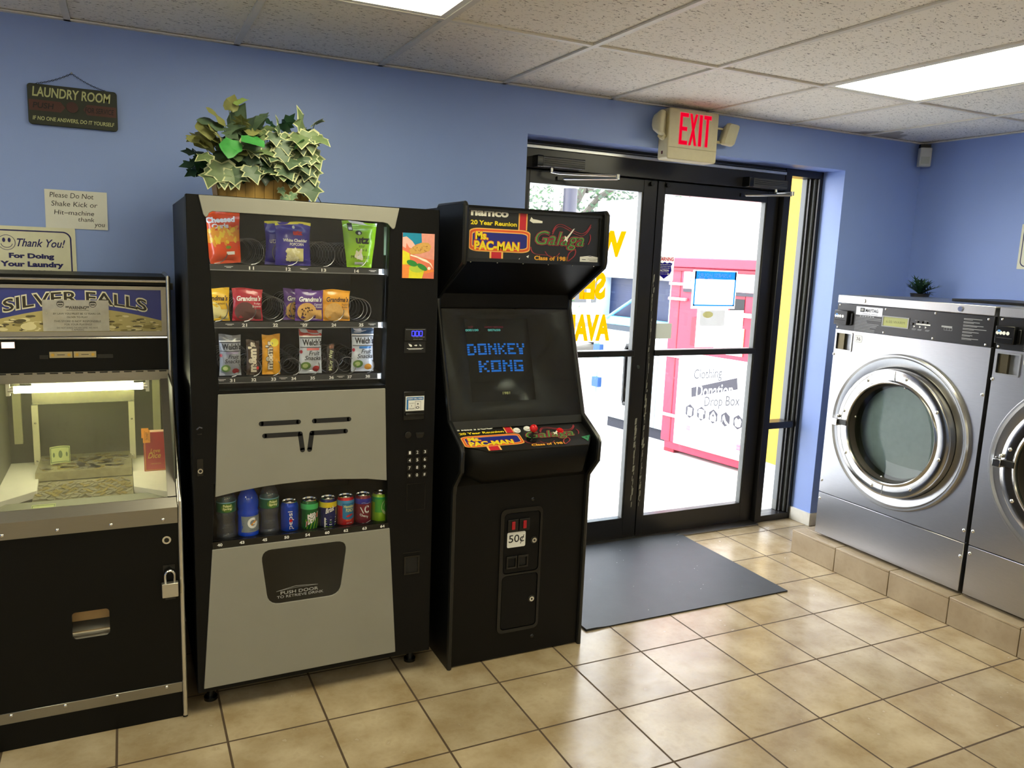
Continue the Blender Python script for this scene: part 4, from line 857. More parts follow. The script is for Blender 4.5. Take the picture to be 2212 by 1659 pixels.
can(.0415, 'light green ginger ale can at the right end of the drink shelf', lim_c, [('r', -.03, .03, .052, .104, C_('fresh_green', (70, 160, 60))), ('d', .016, .072, .020, .030, C_('pale', (190, 210, 150))), ('d', .020, .078, .018, .028, C_('fresh_green', (70, 160, 60))), ('t', '7', .010, .024, .074, .094, red_c, dict(bold=.04))], C_('emerald', (40, 150, 80)))
water = G('clear_pet_bottle', (236, 240, 244), refl=.10, rough=.05, haze=.05, hazecol=(200, 210, 230))
def bottle(x, label, kind):
    y = -.735
    prof = [(0, .004), (.022, 0), (.030, .004), (.0335, .014), (.033, .030), (.0325, .034), (.0335, .038), (.031, .050), (.0325, .054), (.0300, .066), (.029, .074), (.0305, .086), (.0335, .100), (.0340, .112), (.0340, .150), (.033, .158), (.026, .176), (.016, .192), (.0125, .198), (.0125, .206)] if kind == 'w' else \
        [(0, .004), (.026, 0), (.034, .005), (.0368, .014), (.0372, .028), (.0362, .031), (.0362, .092), (.0372, .095), (.0372, .104), (.0345, .112), (.0372, .122), (.0372, .140), (.034, .158), (.027, .172), (.020, .184), (.018, .190), (.018, .200)]
    m = water if kind == 'w' else M('blue_sports_drink', (14, 62, 190), .12, noise=.1, coat=.5)
    if kind == 'w': prof = [(r+(.0006*math.sin(h_*900)), h_) for r, h_ in prof]
    b = MB().lathe(prof, (x, y, SH), m, n=40)
    o = tag(b.build('drink_bottle', org=(x, y, SH)), label, 'bottle', 'bottles on the bottom vending row')
    cr = .0145 if kind == 'w' else .0205; h_ = prof[-1][1]
    MB().lathe([(cr, h_-.004), (cr, h_+.010), (cr-.002, h_+.012), (0, h_+.012)], (x, y, SH), wht_f if kind == 'w' else M('orange_cap', (230, 110, 30), .4), n=24).build('cap', o)
    p = MB(); R_ = .0344 if kind == 'w' else .0368
    F = lambda k: (lambda s, v: (x+(R_+.0002*k)*math.sin(s/R_), y-(R_+.0002*k)*math.cos(s/R_), SH+v))
    if kind == 'w':
        g, pg = M('label_green', (30, 92, 62), .4), M('label_cream', (216, 220, 160), .4)
        p.lathe([(R_, .112), (R_, .150)], (x, y, SH), g, n=40); tr = 0 if x < -.45 else .010
        p.disc(F(2), tr, .130, .022, .016, M('label_moss', (84, 120, 40), .4), n=20).text(F(3), 'Poland', tr-.014, tr+.014, .132, .142, pg, bold=.04).text(F(3), 'Spring', tr-.016, tr+.016, .120, .131, pg, bold=.04, shear=.1).rect(F(1), -.050, .050, .146, .150, M('label_sky', (120, 176, 190), .4), n=20)
    else:
        gr = M('label_grey', (126, 134, 138), .4)
        p.rect(F(1), -.030, .050, .032, .091, gr, n=20).poly(F(1.5), [(-.031, .032), (-.031, .091), (-.006, .091), (-.020, .066), (-.026, .045)], M('label_blue', (28, 76, 176), .3))
        p.disc(F(2), .012, .066, .019, .020, wht_f, n=24, r0=.55).rect(F(3), .012, .030, .060, .068, wht_f, n=5).rect(F(4), .020, .034, .070, .090, gr, n=5).line(F(5), [(.006, .058), (.016, .068), (.024, .074)], .006, M('label_orange', (226, 150, 40), .4)).text(F(2), 'COOL BLUE', .000, .026, .038, .042, navy_ink)
    p.build('label', o)
bottle(-.524, 'clear water bottle with a green label at the left end of the drink shelf', 'w')
bottle(-.4495, 'blue sports drink bottle with a grey label on the drink shelf', 's')
bottle(-.3755, 'clear water bottle standing between the blue sports drink and the blue cola can', 'w')
# ================================================================ UPRIGHT ARCADE CABINET
def arcade():
    xl, xr = .300, .930; il, ir = xl+.020, xr-.020
    t = thing('arcade_cabinet', 'black upright arcade video game cabinet next to the glass doors', 'arcade machine', ((xl+xr)/2, -.45, 0))
    prof = [(-.832, 0), (-.832, .735), (-.838, .775), (-.905, .850), (-.908, .928), (-.896, .945), (-.765, 1.018), (-.606, 1.455), (-.608, 1.498), (-.866, 1.640), (-.872, 1.655), (-.872, 1.845), (-.862, 1.854), (-.60, 1.854), (-.12, 1.60), (-.06, 1.5), (-.06, 0)]
    side_m = M('black_textured_side', (8, 8, 9), .40, spec=.25, noise=.15, scale=40, bump=.1, bscale=400)
    tm = M('black_rubber_moulding', (18, 19, 20), .28)
    for a, b in ((xl, il), (ir, xr)):
        sp = MB().plate(prof, [], 'x', a, b, side_m).build('side_panel', t, bevel=.003)
        m = (a+b)/2
        MB().tube([(m, p[0]-.001, p[1]) for p in prof[:14]], .0098, tm, n=8).build('edge_moulding', sp)
    fm = M('black_vinyl_front', (8, 7, 6), .45, spec=.2, noise=.15, scale=30, bump=.12, bscale=300)
    MB().box(il, ir, -.826, -.81, .005, .775, fm).build('lower_front', t)
    MB().box(il, ir, -.08, -.062, .02, 1.5, fm).box(il, ir, -.60, -.10, 1.836, 1.850, fm).plate([(-.60, 1.850), (-.11, 1.592), (-.11, 1.575), (-.60, 1.830)], [], 'x', il, ir, fm).build('back_panel', t)
    # coin door
    fn = PY(-.8345)
    outer = [(.520, .10), (.713, .10), (.713, .650), (.520, .650)]
    cd = MB().plate(rrect(.520, .713, .112, .652, .025), [rrect(.536, .702, .372, .634, .018), rrect(.534, .702, .126, .364, .018)], 'y', -.832, -.824, black_gloss).build('coin_door_frame', t, bevel=.002)
    d1 = MB().plate(rrect(.5385, .6995, .3745, .6315, .016), [], 'y', -.8305, -.82, black_paint).build('coin_door', t, bevel=.002)
    d2 = MB().plate(rrect(.5365, .6995, .1285, .3615, .016), [], 'y', -.8305, -.82, black_paint).build('cash_door', t, bevel=.002)
    redl = M('red_coin_button', (120, 12, 20), .25, emit=(200, 20, 30), es=.25)
    for x0, b in ((.550, 0), (.602, 1)):
        s = MB().plate(rrect(x0, x0+.048, .556, .608, .003), [], 'y', -.839, -.830, black_gloss).box(x0+.017, x0+.031, -.843, -.839, .566, .600, redl).build('coin_slot', d1, bevel=.0015)
        MB().rect(PY(-.8436), x0+.0235, x0+.0245, .570, .596, black_ink).build('slot_line', d1)
        MB().plate([(x0, .396), (x0+.048, .396), (x0+.048, .450), (x0, .450)], [[(x0+.007, .403), (x0+.041, .403), (x0+.041, .441), (x0+.007, .441)]], 'y', -.838, -.830, black_gloss).box(x0+.007, x0+.041, -.8312, -.8305, .403, .441, M('matte_void', (3, 3, 3), .9) if b == 0 else dark_void).build('coin_return', d1, bevel=.001)
    st = MB().plate(rrect(.552, .635, .486, .551, .006), [], 'y', -.8325, -.8305, white_ink)
    st.text(PY(-.833), '50\u00a2', .558, .629, .499, .540, black_ink, bold=.01); st.build('price_sticker', d1)
    for x, z, p in ((.6755, .507, d1), (.6755, .248, d2)): MB().cyl((x, -.8305, z), (x, -.837, z), .0105, chrome).cyl((x, -.837, z), (x, -.8375, z), .0045, black_gloss).cyl((x, -.8305, z), (x, -.832, z), .016, black_gloss).build('cam_lock', p)
    for x, z in ((.666, .682), (.690, .073)): MB().ball((x, -.826, z), .009, black_gloss, sc=(1, .4, 1)).build('carriage_bolt', t)
    # control panel box
    A, B = (-.905, .9215), (-.757, .986)
    d = Vector((B[0]-A[0], B[1]-A[1])); L = d.length; d /= L; nr = Vector((-d[1], d[0]))
    def C(u, v, o=0): return (u, A[0]+d[0]*v+nr[0]*o, A[1]+d[1]*v+nr[1]*o)
    pts = [(.432, 0), (.872, 0), (ir, .055), (ir, L), (il, L), (il, .055)]
    cpm = M('control_overlay_black', (24, 25, 26), .38, noise=.1)
    vs = [C(u, v, o) for o in (0, -.012) for u, v in pts]; n = len(pts)
    cp = MB().add(vs, [list(range(n)), list(range(n, 2*n))[::-1]] + [[i, (i+1) % n, n+(i+1) % n, n+i] for i in range(n)], cpm).build('control_panel', t, bevel=.0015, seg=1)
    ft = [(u, C(u, v)[1], C(u, v)[2]-.008) for u, v in ((il, .055), (.432, .004), (.872, .004), (ir, .055))]
    fb = [(il, -.830, .830), (.432, -.862, .800), (.872, -.862, .800), (ir, -.830, .830)]; fc = [(x, -.826, .77) for x in (il, .432, .872, ir)]
    MB().add(ft+fb+fc, [(i, i+1, 5+i, 4+i) for i in range(3)] + [(4+i, 5+i, 9+i, 8+i) for i in range(3)], fm).build('control_box', t, solid=.006)
    Fc = lambda k: (lambda u, v: C(u, v, .0006+.0003*k))
    artwork(cp, lambda k: (lambda a, b: C(.325+a*.59, .004+b*(L-.004), .0006+.0003*k)), False)
    for u, v, m_, nm in ((.592, .118, white_ink, 'white'), (.642, .125, white_ink, 'white'), (.783, .098, M('red_button_plastic', (206, 26, 30), .25), 'red')):
        q = Vector(C(u, v)); nn = Vector((0, nr[0], nr[1]))
        b = MB().cyl(q, q+nn*.004, .0155, m_).cyl(q+nn*.004, q+nn*.009, .0105, m_).build('push_button', t); b['label'] = nm+' arcade push button'
    q = Vector(C(.632, .055)); nn = Vector((0, nr[0]*.7, 1)).normalized()
    j = MB().cyl(q, q+Vector((0, nr[0], nr[1]))*.003, .022, black_gloss).cyl(q, q+Vector((.004, -.002, .036)), .0045, black_gloss).build('joystick', t)
    MB().ball(tuple(q+Vector((.006, -.002, .046))), .0165, M('red_button_plastic', (206, 26, 30), .25), n=24).build('ball_top', j)
    # bezel and screen
    A2, B2 = (-.768, 1.008), (-.617, 1.452)
    d2_ = Vector((B2[0]-A2[0], B2[1]-A2[1])); L2 = d2_.length; d2_ /= L2; n2 = Vector((-d2_[1], d2_[0]))
    def Bz(u, v, o=0): return (u, A2[0]+d2_[0]*v+n2[0]*o, A2[1]+d2_[1]*v+n2[1]*o)
    bz = M('charcoal_bezel_card', (34, 35, 33), .5, noise=.06)
    O = [Bz(il, 0, -.012), Bz(ir, 0, -.012), Bz(ir, L2, -.012), Bz(il, L2, -.012)]
    su0, su1, sv0, sv1 = .440, .735, .088, .440
    I = [Bz(su0, sv0, -.060), Bz(su1, sv0, -.060), Bz(su1, sv1, -.060), Bz(su0, sv1, -.060)]
    MB().add(O+I, [(0, 1, 5, 4), (1, 2, 6, 5), (2, 3, 7, 6), (3, 0, 4, 7)], bz).build('screen_bezel', t, solid=.002)
    scr = M('crt_dark_glass', (34, 36, 35), .12, noise=.02)
    gN = 14
    def crt(u, v): a = (u-su0)/(su1-su0)*2-1; b = (v-sv0)/(sv1-sv0)*2-1; return Bz(u, v, -.078+.014*(1-a*a)*(1-b*b))
    s = MB(); s.rect(crt, su0-.01, su1+.01, sv0-.01, sv1+.01, scr, n=gN); s = s.build('screen', t)
    ck = lambda u, v: tuple(Vector(crt(u, v)) + Vector((0, n2[0]*.0008, n2[1]*.0008)))
    bl, cyn, rd, yl = E('crt_blue', (30, 130, 235), 1.0), E('crt_cyan', (120, 230, 210), .75), E('crt_red', (160, 40, 60), .6), E('crt_yellow', (220, 215, 130), .7)
    p = MB()
    font = {'D': ['1110', '1001', '1001', '1001', '1110'], 'O': ['1111', '1001', '1001', '1001', '1111'], 'N': ['1001', '1101', '1011', '1001', '1001'], 'K': ['1001', '1010', '1100', '1010', '1001'], 'E': ['1111', '1000', '1110', '1000', '1111'], 'Y': ['1001', '1001', '0110', '0110', '0110'], 'G': ['1111', '1000', '1011', '1001', '1111']}
    def blocks(w_, u0, u1, v0, v1):
        cw = (u1-u0)/(len(w_)*4+(len(w_)-1)*.8); ch = (v1-v0)/5
        for i, c in enumerate(w_):
            for r_, row in enumerate(font[c]):
                for k, b in enumerate(row):
                    if b == '1': p.rect(ck, u0+(i*4.8+k)*cw, u0+(i*4.8+k+1.02)*cw, v1-(r_+.78)*ch, v1-(r_+.06)*ch, bl)
    blocks('DONKEY', .448, .712, .286, .336); blocks('KONG', .490, .696, .212, .263)
    p.text(ck, '000100', .448, .506, .390, .400, cyn, bold=.03).text(ck, '007650', .548, .606, .389, .399, cyn, bold=.03).text(ck, 'HIGH SCORE', .536, .622, .404, .411, rd, bold=.02).text(ck, '1UP', .462, .484, .405, .412, rd, bold=.02)
    p.text(ck, '1981', .588, .622, .118, .129, yl, bold=.02)
    p.build('screen_text', s)
    MB().plate([Bz(0, 0, .0)[1:], Bz(0, L2, .0)[1:], Bz(0, L2, .003)[1:], Bz(0, 0, .003)[1:]], [], 'x', il, ir, G('monitor_glass', (225, 228, 228), refl=.07)).build('monitor_glass', t)
    MB().plate([(-.760, .984), (-.757, 1.012), (-.770, 1.016), (-.775, .984)], [], 'x', il, ir, bz).build('glass_retainer', t)
    # speaker panel under the marquee, then the marquee
    sp = MB().plate([(-.852, 1.648), (-.612, 1.512), (-.608, 1.455), (-.600, 1.455), (-.600, 1.52), (-.84, 1.66)], [], 'x', il, ir, fm).build('speaker_panel', t)
    for x in (.345, .455, .565, .675, .785, .885): MB().ball((x, -.845, 1.644), .0038, chrome, n=8).build('screw', sp)
    MB().box(il, ir, -.858, -.845, 1.645, 1.659, tm).box(il, ir, -.858, -.845, 1.832, 1.849, tm).box(il, il+.012, -.856, -.845, 1.65, 1.84, tm).box(ir-.012, ir, -.856, -.845, 1.65, 1.84, tm).box(il, ir, -.862, -.60, 1.842, 1.850, fm).build('marquee_retainer', t)
    mq = MB().box(il+.004, ir-.004, -.848, -.842, 1.652, 1.840, M('marquee_black_print', (34, 34, 35), .3, noise=.12)).build('marquee', t)
    x0, x1, z0, z1 = .324, .908, 1.652, 1.840
    artwork(mq, lambda k: (lambda a, b: (x0+a*(x1-x0), -.8485-.0003*k, z0+b*(z1-z0))), True)
    stk = MB(); f0, f1 = (lambda u, v: (u, -.8505, v)), (lambda u, v: (u, -.851, v))
    stk.poly(f0, [(.815, 1.658), (.862, 1.652), (.908, 1.656), (.908, 1.677), (.862, 1.684), (.815, 1.678)], white_ink)
    stk.poly(f1, [(.850, 1.681), (.862, 1.6835), (.874, 1.681)], navy_ink).rect(f1, .845, .880, 1.6535, 1.6575, navy_ink).text(f1, 'BELLOW AMUSEMENT', .852, .900, 1.669, 1.672, black_ink).rect(f1, .824, .842, 1.667, 1.669, black_ink).rect(f1, .860, .892, 1.664, 1.6652, black_ink).build('operator_sticker', t)
    return t
def artwork(parent, F, chips):
    """printed title art in unit coordinates"""
    W = M('art_white', (228, 226, 214), .4); Y_ = M('art_yellow', (226, 206, 36), .4); Rd = M('art_red', (188, 34, 48), .4); Or = M('art_orange', (214, 84, 36), .4); Pk = M('art_peach', (236, 178, 92), .4); Bl = M('art_navy', (30, 36, 120), .4); Gr = M('art_green', (90, 146, 66), .4); Dg = M('art_dark_green', (30, 78, 48), .4); Lr = M('art_line_red', (150, 50, 60), .4); Gd = M('art_gold', (232, 168, 50), .4)
    b = MB()
    b.rect(F(0), .365, .430, .62 if chips else .66, 1, Pk).rect(F(1), .374, .421, .62 if chips else .66, 1, Rd)
    b.rect(F(0), .165, .262, -.0, .18, Pk).rect(F(1), .178, .249, -.0, .18, Rd)
    def ring(k, u0, u1, v0, v1, m): b.poly(F(k), rrect(u0, u1, v0, v1, min((u1-u0), (v1-v0))*.16), m)
    ring(2, .018, .455, .165, .625, Pk); ring(3, .024, .449, .185, .605, Or); ring(4, .036, .437, .225, .565, Pk); ring(5, .042, .431, .245, .545, Bl)
    for i, m in ((0, Or), (1, Y_)):
        e = .006 if i == 0 else 0
        b.text(F(6+i), 'Ms.', .062-e, .150+e, .40-e*2, .56+e*2, m, bold=.07 if i == 0 else .04).text(F(6+i), 'PAC-MAN', .055-e, .375+e, .195-e*2, .375+e*2, m, bold=.07 if i == 0 else .04)
    b.text(F(6), 'namco', .025, .290, .855, .975, W, bold=.04).text(F(6), '20 Year Reunion', .025, .352, .685, .775, Y_, bold=.03)
    # looping right-hand title
    b.text(F(6), 'Galaga', .488, .872, .255, .645, Lr, bold=.05, shear=.25).text(F(7), 'Galaga', .494, .866, .27, .63, Dg, bold=.012, shear=.25).text(F(8), 'Galaga', .494, .866, .27, .63, Gr, bold=-.012, shear=.25)
    def curve(k, pts, wd, m):
        n = 18; out = []
        P0, P1, P2, P3 = pts
        for i in range(n+1):
            t = i/n; out.append(tuple((1-t)**3*a+3*t*(1-t)**2*c+3*t*t*(1-t)*d+t**3*e for a, c, d, e in zip(P0, P1, P2, P3)))
        b.line(F(k), out, wd, m)
    for o in (0, .045):
        curve(6, [(.62, .62-o), (.66, .98-o), (.74, .66-o), (.84, .62-o)], .009, Lr); curve(6, [(.84, .62-o), (.88, .62-o), (.90, .74-o), (.915, .82-o)], .009, Lr)
    curve(6, [(.46, .30), (.47, .05), (.56, .22), (.63, .10)], .009, Lr); curve(6, [(.57, .22), (.60, .06), (.66, .08), (.68, .20)], .007, Lr)
    curve(6, [(.80, .30), (.82, .14), (.77, .10), (.745, .02)], .009, Lr); curve(6, [(.745, .02), (.74, .16), (.75, .24), (.80, .28)], .009, Lr); curve(6, [(.90, .40), (.92, .5), (.92, .56), (.91, .62)], .008, Lr)
    b.poly(F(9), [(.716, .50), (.706, .44), (.722, .47), (.738, .43), (.736, .49), (.790, .72), (.778, .71), (.728, .53), (.712, .56)], W)
    b.text(F(6), 'Class of 1981', .490, .745, .035, .125, Gd, bold=.03)
    if chips:
        b.poly(F(6), [(.445, .82), (.47, .78), (.54, .79), (.54, .83), (.50, .85), (.47, .86), (.455, .90)], W).poly(F(6), [(.43, .10), (.445, .07), (.45, .13)], W).poly(F(6), [(.375, .04), (.38, .02), (.385, .07)], W)
    else: b.poly(F(6), [(.905, .27), (.985, .33), (.935, .08)], M('art_sea_green', (60, 140, 100), .4)).poly(F(7), [(.93, .25), (.95, .27), (.945, .19)], Dg)
    b.build('printing', parent)
arcade()
# ---------------------------------------------------------------- doormat
mat_m = M('charcoal_rubber_mat', (50, 54, 60), .55, noise=.22, scale=9, bump=.2, bscale=60)
mt = MB(); NX, NY = 24, 18; rm = random.Random(3)
def mp_(i, j):
    u, v = i/NX, j/NY
    x = 1.010+u*(2.232-1.010); y = -.752+v*(.160+.752)
    z = .007 + (.010*max(0, (v-.86)/.14)*(.4+.6*math.sin(u*6)**2)) + .0015*math.sin(5*u+3)*math.sin(4*v)
    if u < .06 and v < .08: z += .004
    return (x, y, z)
vs = [mp_(i, j) for j in range(NY+1) for i in range(NX+1)]
mt.add(vs, [(j*(NX+1)+i, j*(NX+1)+i+1, (j+1)*(NX+1)+i+1, (j+1)*(NX+1)+i) for j in range(NY) for i in range(NX)], mat_m, True)
edge = [i for i in range(NX+1)] + [(j)*(NX+1)+NX for j in range(1, NY+1)] + [NY*(NX+1)+i for i in range(NX-1, -1, -1)] + [j*(NX+1) for j in range(NY-1, 0, -1)]
ev = [vs[i] for i in edge]; n = len(ev)
mt.add(ev + [(p[0], p[1], .001) for p in ev], [(i, n+i, n+(i+1) % n, (i+1) % n) for i in range(n)], M('mat_rubber_edge', (24, 24, 26), .6))
lint = M('lint_specks', (200, 200, 200), .8)
for i in range(26):
    u, v, s = rm.uniform(.05, .95), rm.uniform(.05, .95), rm.uniform(.0012, .0035); q = mp_(u*NX, v*NY)
    mt.add([(q[0]-s, q[1]-s*.6, q[2]+.0008), (q[0]+s, q[1]-s*.3, q[2]+.0008), (q[0]+s*.4, q[1]+s, q[2]+.0008)], [(0, 1, 2)], lint)
tag(mt.build('doormat', org=(1.6, -.3, 0)), 'charcoal rubber mat on the tiles inside the glass doors', 'doormat')
# ================================================================ STAINLESS WASHERS
def steel_mat(name, rough, col, st):
    m = M(name, col, rough, 1.0, noise=.07, scale=30, stretch=st, bump=.03)
    m.node_tree.nodes['Principled BSDF'].inputs['Anisotropic'].default_value = .5
    return m
def washer():
    X0 = 2.752; y0, y1 = -.422, -1.318; zb, zt = .155, 1.530
    t = thing('washing_machine', 'steel front-load washer nearest the glass doors, with a fern behind it', 'washer', (3.1, (y0+y1)/2, .14), 'steel front-load washers on the tiled plinth')
    ss = steel_mat('brushed_stainless_panel', .30, (178, 178, 181), (1, 1, 14)); ss2 = steel_mat('brushed_stainless_rim', .32, (172, 172, 172), (1, 14, 1))
    pol = M('polished_steel_ring', (166, 164, 160), .18, 1.0, noise=.05, scale=8)
    bd = MB().box(X0+.02, 3.50, y1+.004, y0-.004, zb, zt-.003, M('galvanised_cabinet', (150, 152, 154), .45, .8, noise=.15)).build('cabinet', t)
    for y in (y0-.06, y1+.06):
        for x in (X0+.06, 3.44): MB().cyl((x, y, .14), (x, y, zb+.001), .022, black_gloss).build('foot', t)
    cy, cz = -.874, .845
    hole = circ(-cy, cz, .345, 64)
    a, b = -y0, -y1
    fp = MB().plate([(-u, v) for u, v in [(a, .402), (b, .402), (b, 1.340), (a, 1.340)]], [[(-u, v) for u, v in hole], [(-u, v) for u, v in rrect(a+.012, a+.118, 1.228, 1.325, .004)]], 'x', X0, X0+.02, ss).build('front_panel', t, bevel=.002, seg=1)
    MB().box(X0-.001, X0+.02, y1, y0, zb, .397, ss).build('kick_panel', t, bevel=.002, seg=1)
    MB().plate([(X0-.006, 1.487), (X0-.006, 1.530), (X0+.30, 1.532), (X0+.30, 1.528), (X0, 1.526), (X0, 1.487)], [], 'y', y1, y0, ss2).box(X0+.0, 3.50, y1, y0, 1.522, 1.5275, ss2).build('top_trim', t, bevel=.002, seg=1)
    for u in (-.594, -1.150): MB().cyl((X0-.006, u, 1.507), (X0-.011, u, 1.507), .012, chrome).build('trim_screw', t)
    # control panel
    cp = MB().box(X0-.002, X0+.02, y1, y0, 1.343, 1.484, M('black_control_plate', (20, 20, 22), .32)).build('control_panel', t, bevel=.001, seg=1)
    fn = PX(X0-.0026); fn2 = PX(X0-.0034); fg = M('silver_print', (150, 152, 154), .5)
    p = MB().rect(fn, .549, .716, 1.432, 1.476, M('silver_nameplate', (182, 184, 186), .35, .6)).rect(fn2, .575, .604, 1.448, 1.470, black_ink).text(fn2, 'MAYTAG', .610, .690, 1.449, 1.467, black_ink, bold=.02).text(fn2, 'COMMERCIAL WASHER', .580, .690, 1.436, 1.441, black_ink)
    for dx in (.579, .586, .593): p.rect(PX(X0-.0038), dx, dx+.003, 1.453, 1.465, white_ink)
    p.build('nameplate', cp)
    p = MB(); rw = random.Random(2)
    for i in range(6): p.rect(fn, .576+.016*i, .587+.016*i, 1.423, 1.428, fg)
    for i in range(10): p.rect(fn, .548, .548+rw.uniform(.07, .17), 1.416-.0078*i, 1.418-.0078*i, fg)
    for i in range(7):
        z = 1.462-.0155*i; p.rect(fn, 1.170, 1.17+rw.uniform(.05, .12), z, z+.0028, fg).rect(fn, 1.170, 1.17+rw.uniform(.04, .07), z-.0045, z-.0028, fg)
    p.rect(fn, 1.060, 1.116, 1.412, 1.420, fg)
    for i in range(3): p.line(fn, [(1.075+.014*i, 1.411), (1.089+.014*i, 1.411), (1.089+.014*i, 1.399), (1.075+.014*i, 1.399), (1.075+.014*i, 1.411)], .0012, fg)
    p.rect(fn, .920, 1.000, 1.411, 1.418, white_ink)
    for x in (.908, .940, .972): p.poly(fn, [(x, 1.407), (x, 1.395), (x+.009, 1.401)], white_ink)
    for x in (.900, .932, .975): p.rect(fn, x, x+.024, 1.387, 1.389, fg).rect(fn, x, x+.020, 1.383, 1.3845, fg)
    for x in (.912, .965): p.rect(fn, x, x+.022, 1.431, 1.433, fg)
    p.build('lettering', cp)
    dsp = MB().plate([(-u, v) for u, v in [(.722, 1.384), (.880, 1.384), (.880, 1.440), (.722, 1.440)]], [[(-u, v) for u, v in [(.728, 1.389), (.874, 1.389), (.874, 1.435), (.728, 1.435)]]], 'x', X0-.006, X0-.002, fg).rect(PX(X0-.0028), .728, .874, 1.389, 1.435, M('lcd_olive', (140, 144, 70), .3, emit=(140, 144, 60), es=.25)).build('lcd_display', cp)
    MB().text(PX(X0-.0034), '6.00 WARM', .745, .857, 1.405, 1.418, M('lcd_ink', (104, 110, 50), .4)).build('digit', dsp)
    for x in (.918, .944, .970, .890): MB().box(X0-.007, X0-.002, -(x+.014), -(x), 1.419 if x != .89 else 1.405, 1.430 if x != .89 else 1.418, black_gloss).build('selector_button', cp, bevel=.001)
    s = MB().box(X0-.030, X0-.002, -.516, -.428, 1.368, 1.448, black_gloss).box(X0-.012, X0-.002, -.535, -.517, 1.372, 1.436, black_gloss).build('coin_drop', cp, bevel=.003)
    q = MB(); f3 = PX(X0-.0306)
    for x in (.440, .455, .470, .487): q.disc(f3, x, 1.416, .0075, .0085, white_ink, n=14)
    q.disc(f3, .446, 1.424, .008, .006, M('sky_ink', (80, 140, 210), .5), n=12).rect(f3, .437, .508, 1.392, 1.396, black_ink).build('coin_symbols', s)
    for y, z in ((.437, 1.476), (.735, 1.474), (1.02, 1.476), (1.290, 1.470), (.434, 1.352), (.735, 1.352), (1.02, 1.352), (1.290, 1.352)): MB().ball((X0-.002, -y, z), .006, chrome, n=10, sc=(.6, 1, 1)).build('screw', cp)
    # coin return cup and number sticker
    cu = MB().plate([(-u, v) for u, v in rrect(a+.008, a+.122, 1.224, 1.329, .006)], [[(-u, v) for u, v in rrect(a+.016, a+.114, 1.232, 1.321, .003)]], 'x', X0-.005, X0, ss2)
    cu.box(X0+.0205, X0+.06, -(a+.118), -(a+.012), 1.228, 1.325, dark_void); cu = cu.build('coin_cup', t, bevel=.0015)
    MB().box(X0+.004, X0+.0195, -(a+.062), -(a+.02), 1.23, 1.322, M('bronze_flap', (92, 84, 64), .35, .8)).build('cup_flap', cu)
    s = MB().poly(PX(X0-.0008), rpoly([(.556, 1.280), (.606, 1.280), (.606, 1.322), (.556, 1.322)], .012), white_ink).line(PX(X0-.0012), [(.560, 1.284), (.602, 1.284), (.602, 1.318), (.560, 1.318), (.560, 1.284)], .0014, fg).text(PX(X0-.0012), '36', .568, .595, 1.292, 1.311, black_ink)
    s.build('number_sticker', t)
    for y, z in ((a+.004, 1.200), (a+.012, .47), (a+.012, .36), (b-.012, 1.12), (b-.012, .46), (b-.012, .33)): MB().ball((X0, -y, z), .009, chrome, n=12, sc=(.6, 1, 1)).build('panel_screw', t)
    # round trim, door, window
    c = (X0, cy, cz)
    MB().lathe([(.342, -.02), (.342, .004), (.346, .006), (.385, .010), (.394, .020), (.402, .020), (.408, .012), (.408, .0)], c, ss2, '-x', n=72).build('door_surround', t)
    MB().lathe([(.341, -.05), (.341, .003), (.335, .003), (.335, -.05)], c, dark_void, '-x', n=64).build('door_gap', t)
    dy, dz = cy-.004, cz-.002; c = (X0, dy, dz)
    dr = MB().lathe([(.335, -.02), (.336, .040), (.332, .052), (.326, .056), (.300, .056), (.276, .054), (.270, .060), (.264, .062), (.259, .058), (.257, .040), (.256, .0)], c, pol, '-x', n=80).build('door', t)
    MB().lathe([(.2565, .046), (.250, .03), (.236, -.03), (.234, -.06)], c, M('brown_rubber_seal', (44, 40, 34), .5), '-x', n=64).build('door_gasket', dr)
    MB().lathe([(.252, .016), (.20, .004), (.1, -.004), (0.0005, -.006)], c, G('porthole_glass', (190, 200, 190), refl=.04), '-x', n=56).build('door_glass', dr)
    for i in range(8):
        an = 2*PI*(i+.28)/8; r = .300
        MB().ball((X0-.056, dy+r*math.cos(an), dz+r*math.sin(an)), .0095, chrome, n=12, sc=(.6, 1, 1)).build('door_bolt', dr)
    for i in range(4):
        an = 2*PI*(i+.1)/4; MB().ball((X0-.020, dy+.247*math.cos(an), dz+.247*math.sin(an)), .007, chrome, n=10).build('glass_stud', dr)
    MB().box(X0-.0575, X0-.056, dy-.0012, dy+.0012, dz-.326, dz-.272, fg).box(X0-.0575, X0-.056, dy-.0012, dy+.0012, dz+.272, dz+.326, fg).build('ring_seam', dr)
    h = MB().box(X0-.066, X0-.054, dy+.262, dy+.318, dz-.014, dz+.014, M('dark_latch', (52, 52, 50), .35, .7)).box(X0-.078, X0-.052, dy+.316, dy+.352, dz-.022, dz+.014, chrome).build('door_latch', dr, bevel=.002)
    MB().box(X0-.03, X0, dy+.35, dy+.372, dz-.018, dz+.014, chrome).build('latch_keeper', t, bevel=.002)
    MB().ball((X0-.060, dy+.325, dz+.030), .010, chrome, n=12).build('latch_knob', dr)
    # perforated drum
    dm = bpy.data.materials.get('perforated_drum')
